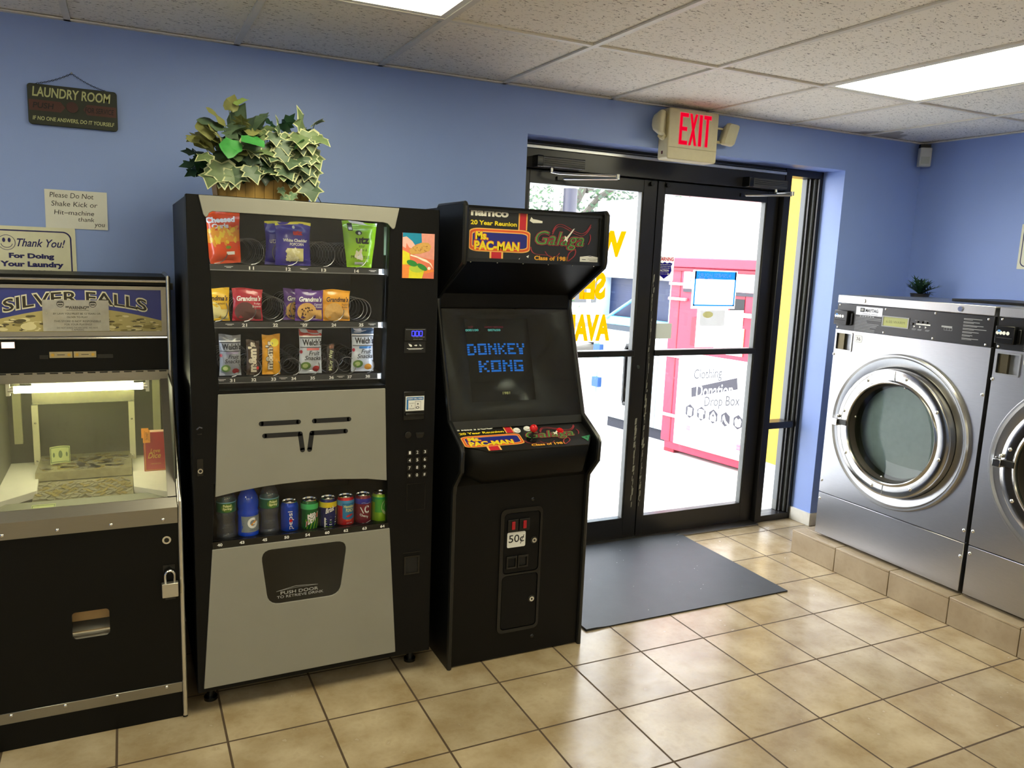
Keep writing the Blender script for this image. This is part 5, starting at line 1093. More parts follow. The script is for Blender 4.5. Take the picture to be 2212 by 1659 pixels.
    if not dm:
        dm = M('perforated_drum', (40, 40, 36), .5, .4, noise=0)
        nt = dm.node_tree; N = nt.nodes; Lk = nt.links
        tc_ = N.new('ShaderNodeTexCoord'); v = N.new('ShaderNodeTexVoronoi'); v.inputs['Scale'].default_value = 62; v.inputs['Randomness'].default_value = .12
        Lk.new(tc_.outputs['Object'], v.inputs['Vector']); r = N.new('ShaderNodeValToRGB'); r.color_ramp.elements[0].position = .24; r.color_ramp.elements[1].position = .30
        r.color_ramp.elements[0].color = (.006, .006, .006, 1); r.color_ramp.elements[1].color = rgb(40, 40, 36); Lk.new(v.outputs['Distance'], r.inputs[0]); Lk.new(r.outputs[0], N['Principled BSDF'].inputs['Base Color'])
    MB().lathe([(.238, -.06), (.27, -.07), (.272, -.40), (.26, -.42), (.001, -.43)], c, dm, '-x', n=56).build('drum', t)
    b_ = MB()
    for i in range(3):
        an = 2*PI*i/3+.4; u = Vector((0, math.cos(an), math.sin(an))); w_ = Vector((0, -math.sin(an), math.cos(an))); C = Vector(c)
        b_.add([tuple(C+u*.27+w_*s+Vector((x, 0, 0))) for x in (.08, .40) for s in (-.05, .05)] + [tuple(C+u*.215+Vector((x, 0, 0))) for x in (.08, .40)], [(0, 1, 4), (2, 5, 3), (0, 4, 5, 2), (1, 3, 5, 4)], dm)
    b_.build('drum_lifter', t)
    return t
w1 = washer()
w2 = dup(w1, (0, -.917, 0), 'steel front-load washer further from the doors, cut off by the right edge')
# dark lid lying across the washer tops
lid = MB().box(3.02, 3.42, -2.2, -.905, 1.5325, 1.5445, black_satin).build('flat_lid', org=(3.2, -1.5, 1.5325), bevel=.002)
tag(lid, 'flat black board lying across the tops of the two washers', 'board')
# fern on the ledge
def fern():
    g = [M('fern_green_%d' % i, c, .45) for i, c in enumerate(((16, 44, 26), (28, 62, 30), (44, 84, 44)))]
    o = (3.66, -.235, 1.485)
    t = thing('potted_fern', 'small dark green fern showing above the back of the first washer', 'plant', o)
    MB().lathe([(.0005, 0), (.045, 0), (.055, .05), (.058, .055), (.054, .055), (.05, .045), (.0005, .045)], o, M('dark_plastic_pot', (40, 36, 32), .5), n=24).build('pot', t)
    r = random.Random(21); b = MB()
    for i in range(26):
        an = 2*PI*i/26+r.uniform(-.1, .1); el = r.uniform(.25, 1.2); L = r.uniform(.10, .17); dr = Vector((math.cos(an)*math.cos(el), math.sin(an)*math.cos(el), math.sin(el)))
        sd = Vector((-math.sin(an), math.cos(an), 0)); p0 = Vector(o)+Vector((0, 0, .045)); pts = []
        for k in range(7): s = k/6; pts.append(p0+dr*L*s-Vector((0, 0, .05*s*s*math.cos(el))))
        m = r.choice(g)
        for k in range(6):
            w0, w1_ = .009*math.sin(PI*min(1, (k+.6)/7)), .009*math.sin(PI*min(1, (k+1.6)/7)) if k < 5 else .0005
            b.add([pts[k]-sd*w0, pts[k]+sd*w0, pts[k+1]+sd*w1_, pts[k+1]-sd*w1_], [(0, 1, 2, 3)], m)
            if k in (2, 3, 4):
                for s in (-1, 1): b.add([pts[k], pts[k]+dr*.012, pts[k]+sd*s*.03+dr*.035], [(0, 1, 2)], m)
    b.build('fronds', t)
fern()
# ================================================================ WALL SIGNS AND NOTICES
def laundry_sign():
    t = thing('hanging_sign', 'dark green wooden laundry room sign hanging from a chain on the blue wall', 'sign', (-.976, -.012, 2.09))
    gm = M('dark_green_paint', (38, 44, 34), .55, noise=.25, scale=25); mar = M('faded_maroon_paint', (78, 44, 38), .6, noise=.25, scale=25); cr = M('cream_sign_paint', (182, 186, 134), .6)
    x0, x1, z0, z1 = -1.128, -.826, 2.092, 2.240
    b = MB().plate(rrect(x0, x1, z0, z1, .012), [], 'y', -.016, -.004, gm).build('board', t, bevel=.002)
    p = MB(); fn = PY(-.0166); f2 = PY(-.0172)
    p.poly(fn, [(x0+.004, 2.143), (-1.020, 2.143), (-1.004, 2.162), (-1.020, 2.182), (x0+.004, 2.182)], mar).poly(fn, [(x1-.004, 2.143), (-.930, 2.143), (-.944, 2.162), (-.930, 2.182), (x1-.004, 2.182)], mar)
    p.text(f2, 'LAUNDRY ROOM', -1.112, -.848, 2.194, 2.230, cr, bold=.02, shear=.15).text(f2, 'PUSH', -1.112, -1.042, 2.152, 2.173, black_ink, bold=.02, shear=.15).text(f2, 'FOR SERVICE', -.938, -.838, 2.152, 2.172, black_ink, bold=.015, shear=.15).text(f2, 'IF NO ONE ANSWERS, DO IT YOURSELF', -1.114, -.838, 2.106, 2.123, cr, bold=.02, shear=.15)
    p.build('lettering', b)
    MB().cyl((-.981, -.016, 2.166), (-.981, -.021, 2.166), .020, M('dark_red_button', (64, 30, 28), .5), n=24).build('push_button', b)
    ch = M('dark_chain', (40, 44, 66), .5, .5); c = MB()
    for a, e in (((-1.102, 2.240), (-.978, 2.291)), ((-.978, 2.291), (-.866, 2.240))):
        n = 20
        for i in range(n):
            f0, f1 = i/n, (i+1.15)/n
            q0, q1 = [(a[0]+(e[0]-a[0])*f, -.010, a[1]+(e[1]-a[1])*f+.006*math.sin(PI*f)*-1) for f in (f0, f1)]
            d = Vector(q1)-Vector(q0); nn = d.cross(Vector((0, 1, 0))).normalized() if i % 2 else Vector((0, 1, 0))
            m = (Vector(q0)+Vector(q1))/2; dd = d.normalized()
            c.tube([m+dd*(d.length*.55*math.cos(k*PI/4))+nn*(.0026*math.sin(k*PI/4)) for k in range(8)], .0008, ch, n=4, closed=True)
    c.cyl((-.978, 0, 2.292), (-.978, -.014, 2.293), .003, chrome, n=10)
    c.build('chain', t)
laundry_sign()
def hand_note():
    b = MB(); fn = lambda u, v: (-1.091+.215*u+.001*v, -.0015-.004*u*(1-v)-.003*(1-u)*v**3, 1.708+.147*v)
    b.rect(fn, 0, 1, 0, 1, paper, n=6)
    o = tag(b.build('handwritten_note', org=(-.98, 0, 1.78)), 'small handwritten paper note taped on the blue wall above the thank you sign', 'note')
    p = MB(); f2 = lambda u, v: tuple(Vector(fn(u, v))+Vector((0, -.0008, 0)))
    for s, a, c, z, h_ in (('Please Do Not', .08, .78, .80, .13), ('Shake Kick or', .10, .84, .58, .13), ('Hit  machine', .14, .78, .36, .12), ('thank', .52, .78, .20, .11), ('you', .78, .95, .04, .12)):
        p.text(f2, s, a, c, z, z+h_, black_ink, bold=-.004, shear=.12)
    p.line(f2, [(.30, .405), (.37, .41)], .012, black_ink); p.build('handwriting', o)
hand_note()
def sign_plate(name, label, fn, W_, H_, org, r):
    b = MB(); cream = M('cream_sign_plastic', (220, 218, 190), .35)
    f = lambda k: (lambda u, v: fn(u, v, k))
    out = rrect(0, W_, 0, H_, .004); n = len(out)
    b.add([fn(u, v, 0) for u, v in out]+[fn(u, v, -.003) for u, v in out], [list(range(n)), list(range(n, 2*n))[::-1]]+[[i, (i+1) % n, n+(i+1) % n, n+i] for i in range(n)], cream)
    o = tag(b.build(name, org=org), label, 'sign')
    p = MB(); a, c = rrect(.014, W_-.014, .014, H_-.014, .03, 8), rrect(.019, W_-.019, .019, H_-.019, .026, 8)
    for i in range(len(a)): j = (i+1) % len(a); p.poly(f(.0006), [a[i], a[j], c[j], c[i]], navy_ink)
    return o, p, f
def thanks_sign():
    X0 = -1.318; W_, H_ = .326, .235
    fn = lambda u, v, k: (X0+u, -.0035-k, 1.474+v)
    o, p, f = sign_plate('thank_you_sign', 'cream thank you sign with a smiley face on the blue wall above the coin pusher', fn, W_, H_, (X0+.16, 0, 1.474), .03)
    L = lambda s, a, c, z0, z1, **k: p.text(f(.0008), s, a-X0, c-X0, z0-1.474, z1-1.474, navy_ink, **k)
    L('Thank You!', -1.190, -1.028, 1.632, 1.663, bold=.015, shear=.35)
    L('For Doing', -1.219, -1.068, 1.582, 1.607, bold=.05); L('Your Laundry', -1.249, -1.037, 1.549, 1.576, bold=.05); L('With Us!', -1.211, -1.077, 1.517, 1.543, bold=.05)
    cu, cv = -1.224-X0, 1.646-1.474
    p.disc(f(.0007), cu, cv, .029, .029, navy_ink, n=30, r0=.94)
    for dx in (-.009, .009): p.disc(f(.0008), cu+dx, cv+.009, .005, .0085, navy_ink, n=14)
    p.line(f(.0008), [(cu+.019*math.cos(t), cv-.002+.017*math.sin(t)) for t in [PI*1.05+PI*.9*i/14 for i in range(15)]], .002, navy_ink)
    p.build('lettering', o)
thanks_sign()
def side_sign():
    fn = lambda u, v, k: (3.8265-k, -.712-u, 1.712+v)
    o, p, f = sign_plate('wall_notice_sign', 'cream bordered sign on the right wall cut off by the picture edge', fn, .36, .255, (3.826, -.89, 1.712), .03)
    p.build('border', o)
side_sign()
# ---------------------------------------------------------------- corner sensor
def sensor():
    t = thing('motion_sensor', 'small white motion sensor box up in the corner above the washers', 'sensor', (3.79, -.05, 2.34))
    c = Vector((3.785, -.055, 0)); u = Vector((.82, -.57, 0)).normalized(); n_ = Vector((-.57, -.82, 0)).normalized()
    def bx(mb, a, b, d0, d1, z0, z1, m):
        vs = [tuple(c+u*x+n_*d+Vector((0, 0, z))) for z in (z0, z1) for x, d in ((a, d0), (b, d0), (b, d1), (a, d1))]
        mb.add(vs, [(0, 3, 2, 1), (4, 5, 6, 7), (0, 1, 5, 4), (1, 2, 6, 5), (2, 3, 7, 6), (3, 0, 4, 7)], m)
    wp = M('aged_white_plastic', (196, 198, 196), .45)
    b = MB(); bx(b, -.036, .036, -.02, .028, 2.335, 2.452, wp); b.build('housing', t, bevel=.006)
    b = MB(); bx(b, -.024, .024, .028, .031, 2.352, 2.395, M('sensor_lens', (176, 180, 172), .3)); b.build('lens', t)
    b = MB(); bx(b, -.03, .03, -.03, .01, 2.452, 2.474, black_gloss); b.build('bracket', t)
sensor()
# ---------------------------------------------------------------- exit sign
def exit_sign():
    t = thing('exit_sign', 'cream exit sign with red letters and two emergency lamps above the doors', 'exit sign', (1.925, -.045, 2.21))
    pl = M('yellowed_cream_plastic', (206, 198, 164), .42)
    x0, x1, z0, z1 = 1.762, 2.088, 2.208, 2.470
    MB().plate(rrect(x0, x1, z0, z1, .014), [], 'y', -.090, -.003, pl).build('housing', t, bevel=.006, seg=3)
    MB().box(x0+.004, x1-.004, -.0915, -.09, z0+.062, z0+.0635, M('dark_cream_seam', (150, 144, 116), .6)).build('cover_seam', t)  # cover joint as a thin darker cream strip
    red = E('exit_red', (235, 6, 44), 1.0); pk = E('exit_pink_rim', (255, 130, 130), .6)
    p = MB(); f0, f1 = PY(-.0912), PY(-.0918)
    def letter(polys, u0, u1):
        v0, v1 = 2.289, 2.449
        for g, f, m in ((.003, f0, pk), (0, f1, red)):
            for q in polys:
                us = [a for a, _ in q]; vs_ = [b for _, b in q]; cu, cv = (min(us)+max(us))/2, (min(vs_)+max(vs_))/2
                p.poly(f, [(u0+(u1-u0)*a+(g if a >= cu else -g), v0+(v1-v0)*b+(g if b >= cv else -g)) for a, b in q], m)
    letter([[(0, 0), (.3, 0), (.3, 1), (0, 1)], [(.3, .88), (1, .88), (1, 1), (.3, 1)], [(.3, .44), (.9, .44), (.9, .56), (.3, .56)], [(.3, 0), (1, 0), (1, .12), (.3, .12)]], 1.830, 1.884)
    letter([[(0, 0), (.3, 0), (1, 1), (.7, 1)], [(.7, 0), (1, 0), (.3, 1), (0, 1)]], 1.893, 1.945)
    letter([[(0, 0), (1, 0), (1, 1), (0, 1)]], 1.957, 1.977)
    letter([[(.33, 0), (.67, 0), (.67, .88), (.33, .88)], [(0, .88), (1, .88), (1, 1), (0, 1)]], 1.987, 2.036)
    p.build('lettering', t)
    # emergency lamp heads
    def head(cx, cy, cz, ang, tilt, nm):
        u = Vector((math.cos(ang), math.sin(ang), 0)); n_ = Vector((math.sin(ang), -math.cos(ang), 0)); c = Vector((cx, cy, cz))
        up = Vector((0, 0, 1)); up = (up + u*tilt).normalized()
        b = MB(); ws = [(.048, .060, -.012), (.056, .066, .0), (.056, .066, .010), (.030, .038, .046), (.012, .016, .054)]
        rings = []
        for a, h_, dpt in ws:
            rings.append([tuple(c+u*x+up*z-n_*dpt) for x, z in rrect(-a, a, -h_, h_, a*.32, 4)])
        n = len(rings[0]); vs = [q for r_ in rings for q in r_]
        fs = [(k*n+i, k*n+(i+1) % n, (k+1)*n+(i+1) % n, (k+1)*n+i) for k in range(len(ws)-1) for i in range(n)]+[list(range(n))[::-1], [(len(ws)-1)*n+i for i in range(n)]]
        b.add(vs, fs, pl, True); o = b.build('lamp_head', t)
        b = MB(); b.add([tuple(c+u*x+up*z+n_*.0125) for x, z in rrect(-.044, .044, -.055, .055, .014, 4)], [list(range(n))], M('lamp_lens_cream', (212, 206, 170), .2)); b.build('lamp_lens', o)
        return c
    head(1.722, -.088, 2.385, .85, .30, 'l')
    MB().tube([(1.770, -.05, 2.345), (1.745, -.06, 2.318), (1.722, -.075, 2.325)], .016, pl, n=12).build('lamp_neck', t)
    head(2.200, -.060, 2.375, .30, .42, 'r')
    MB().box(2.085, 2.150, -.056, -.044, 2.322, 2.336, pl).box(2.085, 2.150, -.056, -.044, 2.396, 2.406, pl).build('lamp_neck', t, bevel=.002)
    MB().box(1.7612, 1.762, -.05, -.036, 2.236, 2.252, M('test_led_brown', (92, 40, 20), .4)).build('test_button', t)
exit_sign()
# ---------------------------------------------------------------- things stuck to the door glass
GY = .2185
yv = M('yellow_vinyl', (250, 196, 10), .5, noise=.02, emit=(250, 190, 0), es=0)
def translucent(name, col, k=.6):
    if name in _mats: return _mats[name]
    m = bpy.data.materials.new(name); m.use_nodes = True; nt = m.node_tree; nt.nodes.remove(nt.nodes['Principled BSDF'])
    d = nt.nodes.new('ShaderNodeBsdfDiffuse'); t = nt.nodes.new('ShaderNodeBsdfTranslucent'); x = nt.nodes.new('ShaderNodeMixShader'); x.inputs[0].default_value = k
    n = nt.nodes.new('ShaderNodeTexNoise'); n.inputs['Scale'].default_value = 20; c = nt.nodes.new('ShaderNodeMix'); c.data_type = 'RGBA'
    a = rgb(*col); c.inputs[6].default_value = a; c.inputs[7].default_value = tuple(min(1, v*1.04) for v in a[:3])+(1,)
    nt.links.new(n.outputs[0], c.inputs[0]); nt.links.new(c.outputs[2], d.inputs[0]); nt.links.new(c.outputs[2], t.inputs[0])
    nt.links.new(d.outputs[0], x.inputs[1]); nt.links.new(t.outputs[0], x.inputs[2]); nt.links.new(x.outputs[0], nt.nodes['Material Output'].inputs[0])
    _mats[name] = m; return m
vy = translucent('yellow_vinyl_letters', (218, 146, 4), .35)
fm_ = PYm(GY); fm0 = PYm(GY-.0006)
for s, a, b, z0, z1, lab in (('WASH', 1.270, 1.745, 1.687, 1.836, 'yellow window lettering reading WASH on the left door glass, upper line'), ('SERVICE', 1.112, 1.626, 1.446, 1.602, 'yellow window lettering reading SERVICE on the left door glass, middle line'), ('AVAILABLE', 1.105, 1.672, 1.211, 1.364, 'yellow window lettering reading AVAILABLE on the left door glass, lower line')):
    o = MB().text(fm0, s, -b, -a, z0, z1, vy, bold=.06).build('window_lettering', org=((a+b)/2, GY, z0))
    tag(o, lab, 'lettering', 'yellow vinyl words on the left door')
def security_sticker():
    b = MB().rect(PY(GY), 1.966, 2.092, 1.563, 1.706, translucent('sticker_white', (200, 196, 190), .3)); o = tag(b.build('warning_sticker', org=(2.03, GY, 1.56)), 'white security warning sticker with a blue shield on the right door glass', 'sticker')
    p = MB(); f0, f1 = PY(GY-.0007), PY(GY-.0014); bl = translucent('shield_blue', (34, 26, 130), .35); rd = translucent('sticker_red', (200, 44, 30), .35)
    p.text(f0, 'WARNING', 1.970, 2.086, 1.678, 1.700, rd, bold=.04)
    x0, x1 = 1.968, 2.080; c = (x0+x1)/2
    p.poly(f0, [(c, 1.574), (c+.018, 1.586), (c+.040, 1.600), (x1-.004, 1.622), (x1-.010, 1.648), (x1, 1.664), (c+.036, 1.670), (c+.016, 1.664), (c, 1.672), (c-.016, 1.664), (c-.036, 1.670), (x0, 1.664), (x0+.010, 1.648), (x0+.004, 1.622), (c-.040, 1.600), (c-.018, 1.586)], bl)
    for i, (s, w_) in enumerate((('THIS PROPERTY IS', .042), ('PROTECTED BY VIDEO', .042), ('SURVEILLANCE AND', .038))): p.text(f1, s, c-w_, c+w_, 1.654-.010*i, 1.659-.010*i, white_ink, bold=.02)
    p.text(f1, 'ACTION', c-.032, c+.032, 1.617, 1.629, white_ink, bold=.05).text(f1, 'SECURITY SYSTEMS', c-.030, c+.030, 1.610, 1.614, white_ink).text(f1, '24 HOURS A DAY', c-.040, c+.020, 1.600, 1.604, white_ink).rect(f1, c+.022, c+.036, 1.598, 1.606, white_ink)
    p.build('lettering', o)
security_sticker()
def hours_sign():
    wt = translucent('hours_white', (226, 230, 234), .75)
    b = MB().rect(PY(GY), 2.238, 2.578, 1.402, 1.632, wt); o = tag(b.build('business_hours_sign', org=(2.41, GY, 1.4)), 'blue bordered business hours sign facing outside on the right door glass', 'sign')
    bl = translucent('hours_blue', (30, 110, 184), .75); f0 = PYm(GY-.0007); f1 = PYm(GY-.0014); p = MB(); x0, x1, z0, z1 = 2.252, 2.572, 1.417, 1.627
    p.rect(f0, -x1, -x0, z1-.048, z1, bl).rect(f0, -x1, -x0, z0, z0+.009, bl).rect(f0, -x1, -x1+.011, z0, z1, bl).rect(f0, -x0-.011, -x0, z0, z1, bl)
    p.text(f1, 'BUSINESS HOURS', -2.530, -2.276, 1.590, 1.615, wt, bold=.02)
    for a in (2.282, 2.350): p.rect(f1, -a-.042, -a, 1.580, 1.588, wt)
    g = translucent('hours_grey', (130, 132, 136), .6)
    for i, d in enumerate(('MONDAY', 'TUESDAY', 'WEDNESDAY', 'THURSDAY', 'FRIDAY', 'SATURDAY', 'SUNDAY')): p.text(f1, d, -2.555, -2.555+.012*len(d), 1.552-.0205*i, 1.561-.0205*i, g)
    p.build('lettering', o)
hours_sign()
def notices():
    wt = translucent('notice_paper', (226, 226, 222), .7); g = translucent('notice_grey', (176, 176, 178), .6); f1 = PYm(GY-.0012)
    b = MB(); b.rect(lambda u, v: (u, GY-.0006, v), 2.290, 2.528, 1.165, 1.402, wt); o = tag(b.build('posted_notice', org=(2.41, GY, 1.16)), 'white posted notice with a grey photo below the business hours sign', 'notice', 'papers taped to the right door')
    p = MB().rect(f1, -2.505, -2.312, 1.295, 1.392, g).disc(PYm(GY-.0018), -2.372, 1.365, .040, .020, translucent('notice_yellow', (226, 222, 160), .6), n=20).text(f1, 'CERTIFICATE / INSPECTION', -2.508, -2.312, 1.276, 1.284, g)
    for z, w_ in ((1.262, .05), (1.255, .045), (1.240, .025), (1.232, .025), (1.224, .02), (1.208, .07), (1.200, .075), (1.193, .06), (1.180, .08)): p.rect(f1, -2.40-w_, -2.40+w_, z, z+.0018, g)
    p.build('printing', o)
    b = MB().rect(lambda u, v: (u, GY-.0002, v), 2.512, 2.655, 1.160, 1.392, wt); o = tag(b.build('posted_notice', org=(2.58, GY, 1.16)), 'plain white notice to the right of the notice with a grey photo', 'notice', 'papers taped to the right door')
    p = MB().text(f1, 'This person', -2.645, -2.53, 1.368, 1.380, g, shear=.3).rect(f1, -2.64, -2.535, 1.348, 1.350, g); p.build('printing', o)
    b = MB().rect(PY(GY-.0004), 1.966, 2.108, 1.221, 1.312, translucent('grey_card', (158, 160, 146), .2)); tag(b.build('blank_card', org=(2.04, GY, 1.22)), 'blank grey card taped low on the right door glass by the centre stile', 'card')
notices()
# ================================================================ PLANTER ON THE VENDING MACHINE
def planter():
    o = (-.352, -.46, 1.828)
    t = thing('ivy_planter', 'wooden planter of mixed artificial ivy standing on top of the vending machine', 'plant', o)
    wd = M('honey_wood_slats', (186, 146, 70), .5, noise=.15, scale=10, stretch=(1, 1, 6)); wd2 = M('honey_wood_rim', (190, 152, 78), .5, noise=.2, scale=12)
    b = MB(); n = 10
    for i in range(n):
        a0, a1 = i/n, (i+1)/n; e = .0006
        xa, xb = -.170+.34*a0+e, -.170+.34*a1-e; k = .94
        for y0, y1, ky in ((-.085, -.077, 1), (.077, .085, 1)):
            vs = [(o[0]+x*(k if z == 0 else 1), o[1]+y*(.9 if z == 0 else 1), o[2]+.003+z) for z in (0, .092) for x, y in ((xa, y0), (xb, y0), (xb, y1), (xa, y1))]
            b.add(vs, [(0, 3, 2, 1), (4, 5, 6, 7), (0, 1, 5, 4), (1, 2, 6, 5), (2, 3, 7, 6), (3, 0, 4, 7)], wd)
    for s in (-1, 1):
        b.add([(o[0]+s*x*(.94 if z == 0 else 1), o[1]+y*(.9 if z == 0 else 1), o[2]+.003+z) for z in (0, .092) for x, y in ((.162, -.085), (.170, -.085), (.170, .085), (.162, .085))], [(0, 3, 2, 1), (4, 5, 6, 7), (0, 1, 5, 4), (1, 2, 6, 5), (2, 3, 7, 6), (3, 0, 4, 7)], wd)
    b.box(o[0]-.158, o[0]+.158, o[1]-.075, o[1]+.075, o[2], o[2]+.006, wd)
    b.build('box', t)
    b = MB().plate([(o[0]-.176, o[1]-.091), (o[0]+.176, o[1]-.091), (o[0]+.176, o[1]+.091), (o[0]-.176, o[1]+.091)], [[(o[0]-.160, o[1]-.075), (o[0]+.160, o[1]-.075), (o[0]+.160, o[1]+.075), (o[0]-.160, o[1]+.075)]], 'z', o[2]+.078, o[2]+.099, wd2).build('rim', t, bevel=.002)
    MB().box(o[0]-.16, o[0]+.16, o[1]-.076, o[1]+.076, o[2]+.07, o[2]+.082, M('dark_moss', (24, 26, 18), .9)).build('moss', t)
    r = random.Random(17)
    cream = M('leaf_cream_margin', (184, 188, 142), .5, noise=.15, scale=60)
    sage = M('leaf_sage', (98, 116, 76), .5, noise=.3, scale=50); grey_g = M('leaf_grey_green', (76, 96, 72), .5, noise=.3, scale=40); dark = M('leaf_dark', (20, 52, 28), .4, noise=.3, scale=40); bright = M('leaf_bright', (62, 140, 66), .42, noise=.2, scale=40); oliv = M('leaf_olive', (120, 122, 70), .5, noise=.2, scale=40); vein = M('leaf_vein', (148, 164, 110), .5)
    ivy = [(0, 0), (.30, -.16), (.52, .02), (.40, .20), (.66, .42), (.36, .52), (.22, .70), (0, 1.0)]
    broad = [(0, 0), (.26, -.06), (.44, .14), (.48, .38), (.36, .62), (.18, .84), (0, 1.0)]
    split = [(0, 0), (.28, -.02), (.46, .16), (.28, .26), (.50, .42), (.26, .48), (.40, .70), (.18, .74), (0, 1.0)]
    def leaf(mb, p, d, up, L, shape, mi, mo, inner=.78, curl=.25):
        d = Vector(d).normalized(); sd = d.cross(Vector(up)).normalized(); nn = sd.cross(d).normalized(); p = Vector(p)
        rt = shape; full = rt + [(-a, b) for a, b in reversed(rt[1:-1])]
        n = len(full); C = (0, .42)
        def P(a, b, o=0): return p + d*(b*L) + sd*(a*L) + nn*(L*(-curl*b*b - .35*abs(a)*abs(a) + .05*math.sin(9*a+7*b)) + o)
        vs = [P(*C)] + [P(C[0]+(a-C[0])*inner, C[1]+(b-C[1])*inner) for a, b in full] + [P(a, b) for a, b in full]
        mb.add(vs, [(0, 1+i, 1+(i+1) % n) for i in range(n)], mi, True)
        mb.add(vs, [(1+i, 1+n+i, 1+n+(i+1) % n, 1+(i+1) % n) for i in range(n)], mo, True)
        for s in (-1, 1):
            q = nn*.0007*s
            mb.add([P(-.012, .02)+q, P(.012, .02)+q, P(.004, .85)+q, P(-.004, .85)+q], [(0, 1, 2, 3)], vein)
    groups = {'variegated_ivy': MB(), 'sage_leaves': MB(), 'dark_leaves': MB(), 'bright_leaves': MB(), 'stems': MB()}
    stem_m = M('green_stem', (70, 84, 46), .5)
    def put(g, x, y, z, d, L, shape, mi, mo, inner=.8, curl=.25, up=None, stem=True):
        p = (o[0]+x, o[1]+y, o[2]+z)
        leaf(groups[g], p, d, up or (0, -.6, 1), L, shape, mi, mo, inner, curl)
        if stem:
            q = Vector((o[0]+x*.75, o[1]+y*.4, o[2]+.08)); m = (q+Vector(p))/2+Vector((0, 0, .02)); groups['stems'].tube([q, m, p], .0014, stem_m, n=5)
    V = lambda x, y, z, d, L, **k: put('variegated_ivy', x, y, z, d, L, ivy, k.pop('m', sage), cream, .86, **k)
    # front: variegated ivy, mostly right of centre and hanging over the rim
    for x, z, dx, dz, L in ((-.10, .115, -.35, -1, .075), (-.055, .120, .35, -.75, .062), (-.02, .13, -.1, -.8, .055), (.035, .150, .1, -.9, .070), (.00, .205, .2, -.9, .075), (.065, .19, -.4, -.8, .075), (.085, .170, .2, -1, .085), (.12, .165, .3, -.9, .070), (.115, .21, -.1, -.9, .065), (.155, .15, .3, -.9, .075), (.165, .195, .4, -.8, .070), (.15, .26, .2, -1, .075), (.135, .27, -.15, .9, .075), (.175, .29, .2, .3, .045), (.180, .25, .5, -.3, .06), (.05, .25, -.1, .8, .055), (.07, .225, .1, -.8, .055), (.13, .105, .1, -1, .070), (.155, .085, .2, -1, .075), (.10, .095, -.3, -.9, .040), (-.145, .10, -.3, -.9, .06)):
        V(x, -.10-r.uniform(0, .03), z, (dx, -.45, dz), L*1.15, m=r.choice((sage, grey_g)))
    for i in range(30): V(r.uniform(-.07, .175), -.095-r.uniform(0, .04), r.uniform(.115, .25), (r.uniform(-.5, .5), -.5, r.uniform(-1, -.2)), r.uniform(.05, .085), m=r.choice((sage, grey_g)))
    for x, z, dx, dz, L in ((-.150, .125, .1, -1, .095), (-.175, .10, -.4, -.9, .075), (-.120, .105, .5, -1, .075), (-.190, .15, -.8, -.3, .06)): V(x, -.12, z, (dx, -.4, dz), L)
    for x, z, L in ((.055, .045, .032), (.085, .020, .042), (.070, .012, .040), (.10, .030, .034)): V(x, -.105, z+.01, (r.uniform(-.3, .3), -.2, -.6), L, stem=False, m=M('leaf_pale', (128, 160, 120), .5))
    Sg = lambda x, z, d, L, m=sage, sh=broad, y=-.06: put('sage_leaves', x, y, z, d, L, sh, m, m, .8)
    for x, z, dx, dz, L, m in ((-.12, .18, -.3, .5, .105, oliv), (-.105, .255, .3, 1, .09, grey_g), (-.07, .25, .6, .6, .10, grey_g), (-.04, .24, .9, .5, .09, sage), (-.135, .26, -.9, .25, .085, grey_g), (-.13, .27, -.5, .5, .075, oliv), (-.155, .20, -.8, .4, .07, oliv), (-.03, .27, .6, .9, .065, grey_g), (-.10, .17, -.1, -.8, .10, grey_g), (-.14, .15, -.3, -.9, .08, sage), (-.085, .22, .3, .7, .095, grey_g), (.03, .21, .5, .6, .07, grey_g), (.11, .22, .3, .7, .07, sage), (-.16, .22, -.6, -.1, .06, sage)):
        Sg(x, z, (dx, -.35, dz), L*1.1, m)
    Sg(-.115, .315, (.25, -.1, 1), .06, oliv, broad); Sg(-.100, .345, (.75, -.2, .35), .055, M('leaf_young', (128, 152, 80), .5), broad)
    D = lambda x, y, z, d, L, sh=split: put('dark_leaves', x, y, z, d, L, sh, dark, dark, .8)
    for x, y, z, dx, dy, dz, L in ((-.17, -.04, .15, -1, -.2, -.1, .085), (-.175, -.05, .13, -.7, -.3, -.5, .08), (-.165, -.04, .19, -.6, -.3, .5, .075), (-.04, -.09, .20, -.2, -.6, -.8, .10), (.00, -.09, .19, .2, -.5, -.8, .09), (.03, -.02, .24, -.5, -.2, .7, .08), (.06, -.02, .27, -.6, -.2, .6, .07), (.075, -.02, .27, .4, -.2, .8, .08), (.10, -.02, .25, .6, -.2, .3, .08), (.13, 0, .25, .5, -.2, .5, .07), (.03, -.03, .20, .3, -.4, .4, .08), (.05, -.05, .22, .2, -.6, -.4, .09), (.0, -.04, .23, -.4, -.3, .6, .07), (.17, -.04, .20, .8, -.3, -.6, .06), (.15, -.06, .20, .6, -.3, -.7, .07), (.06, -.08, .15, .2, -.5, -.7, .09), (-.06, -.08, .14, -.2, -.5, -.7, .09), (.0, -.08, .14, 0, -.5, -.7, .09)): D(x, y, z, (dx, dy, dz), L)
    for i in range(34): D(r.uniform(-.15, .15), r.uniform(-.05, .05), r.uniform(.10, .20), (r.uniform(-.6, .6), r.uniform(-.7, .3), r.uniform(-.4, .6)), r.uniform(.06, .09), r.choice((split, broad)))
    for i in range(22): Sg(r.uniform(-.2, -.03), r.uniform(.14, .27), (r.uniform(-.8, .4), -.5, r.uniform(-.6, .6)), r.uniform(.06, .095), r.choice((sage, grey_g, oliv)), sh=r.choice((broad, split)), y=-.075)
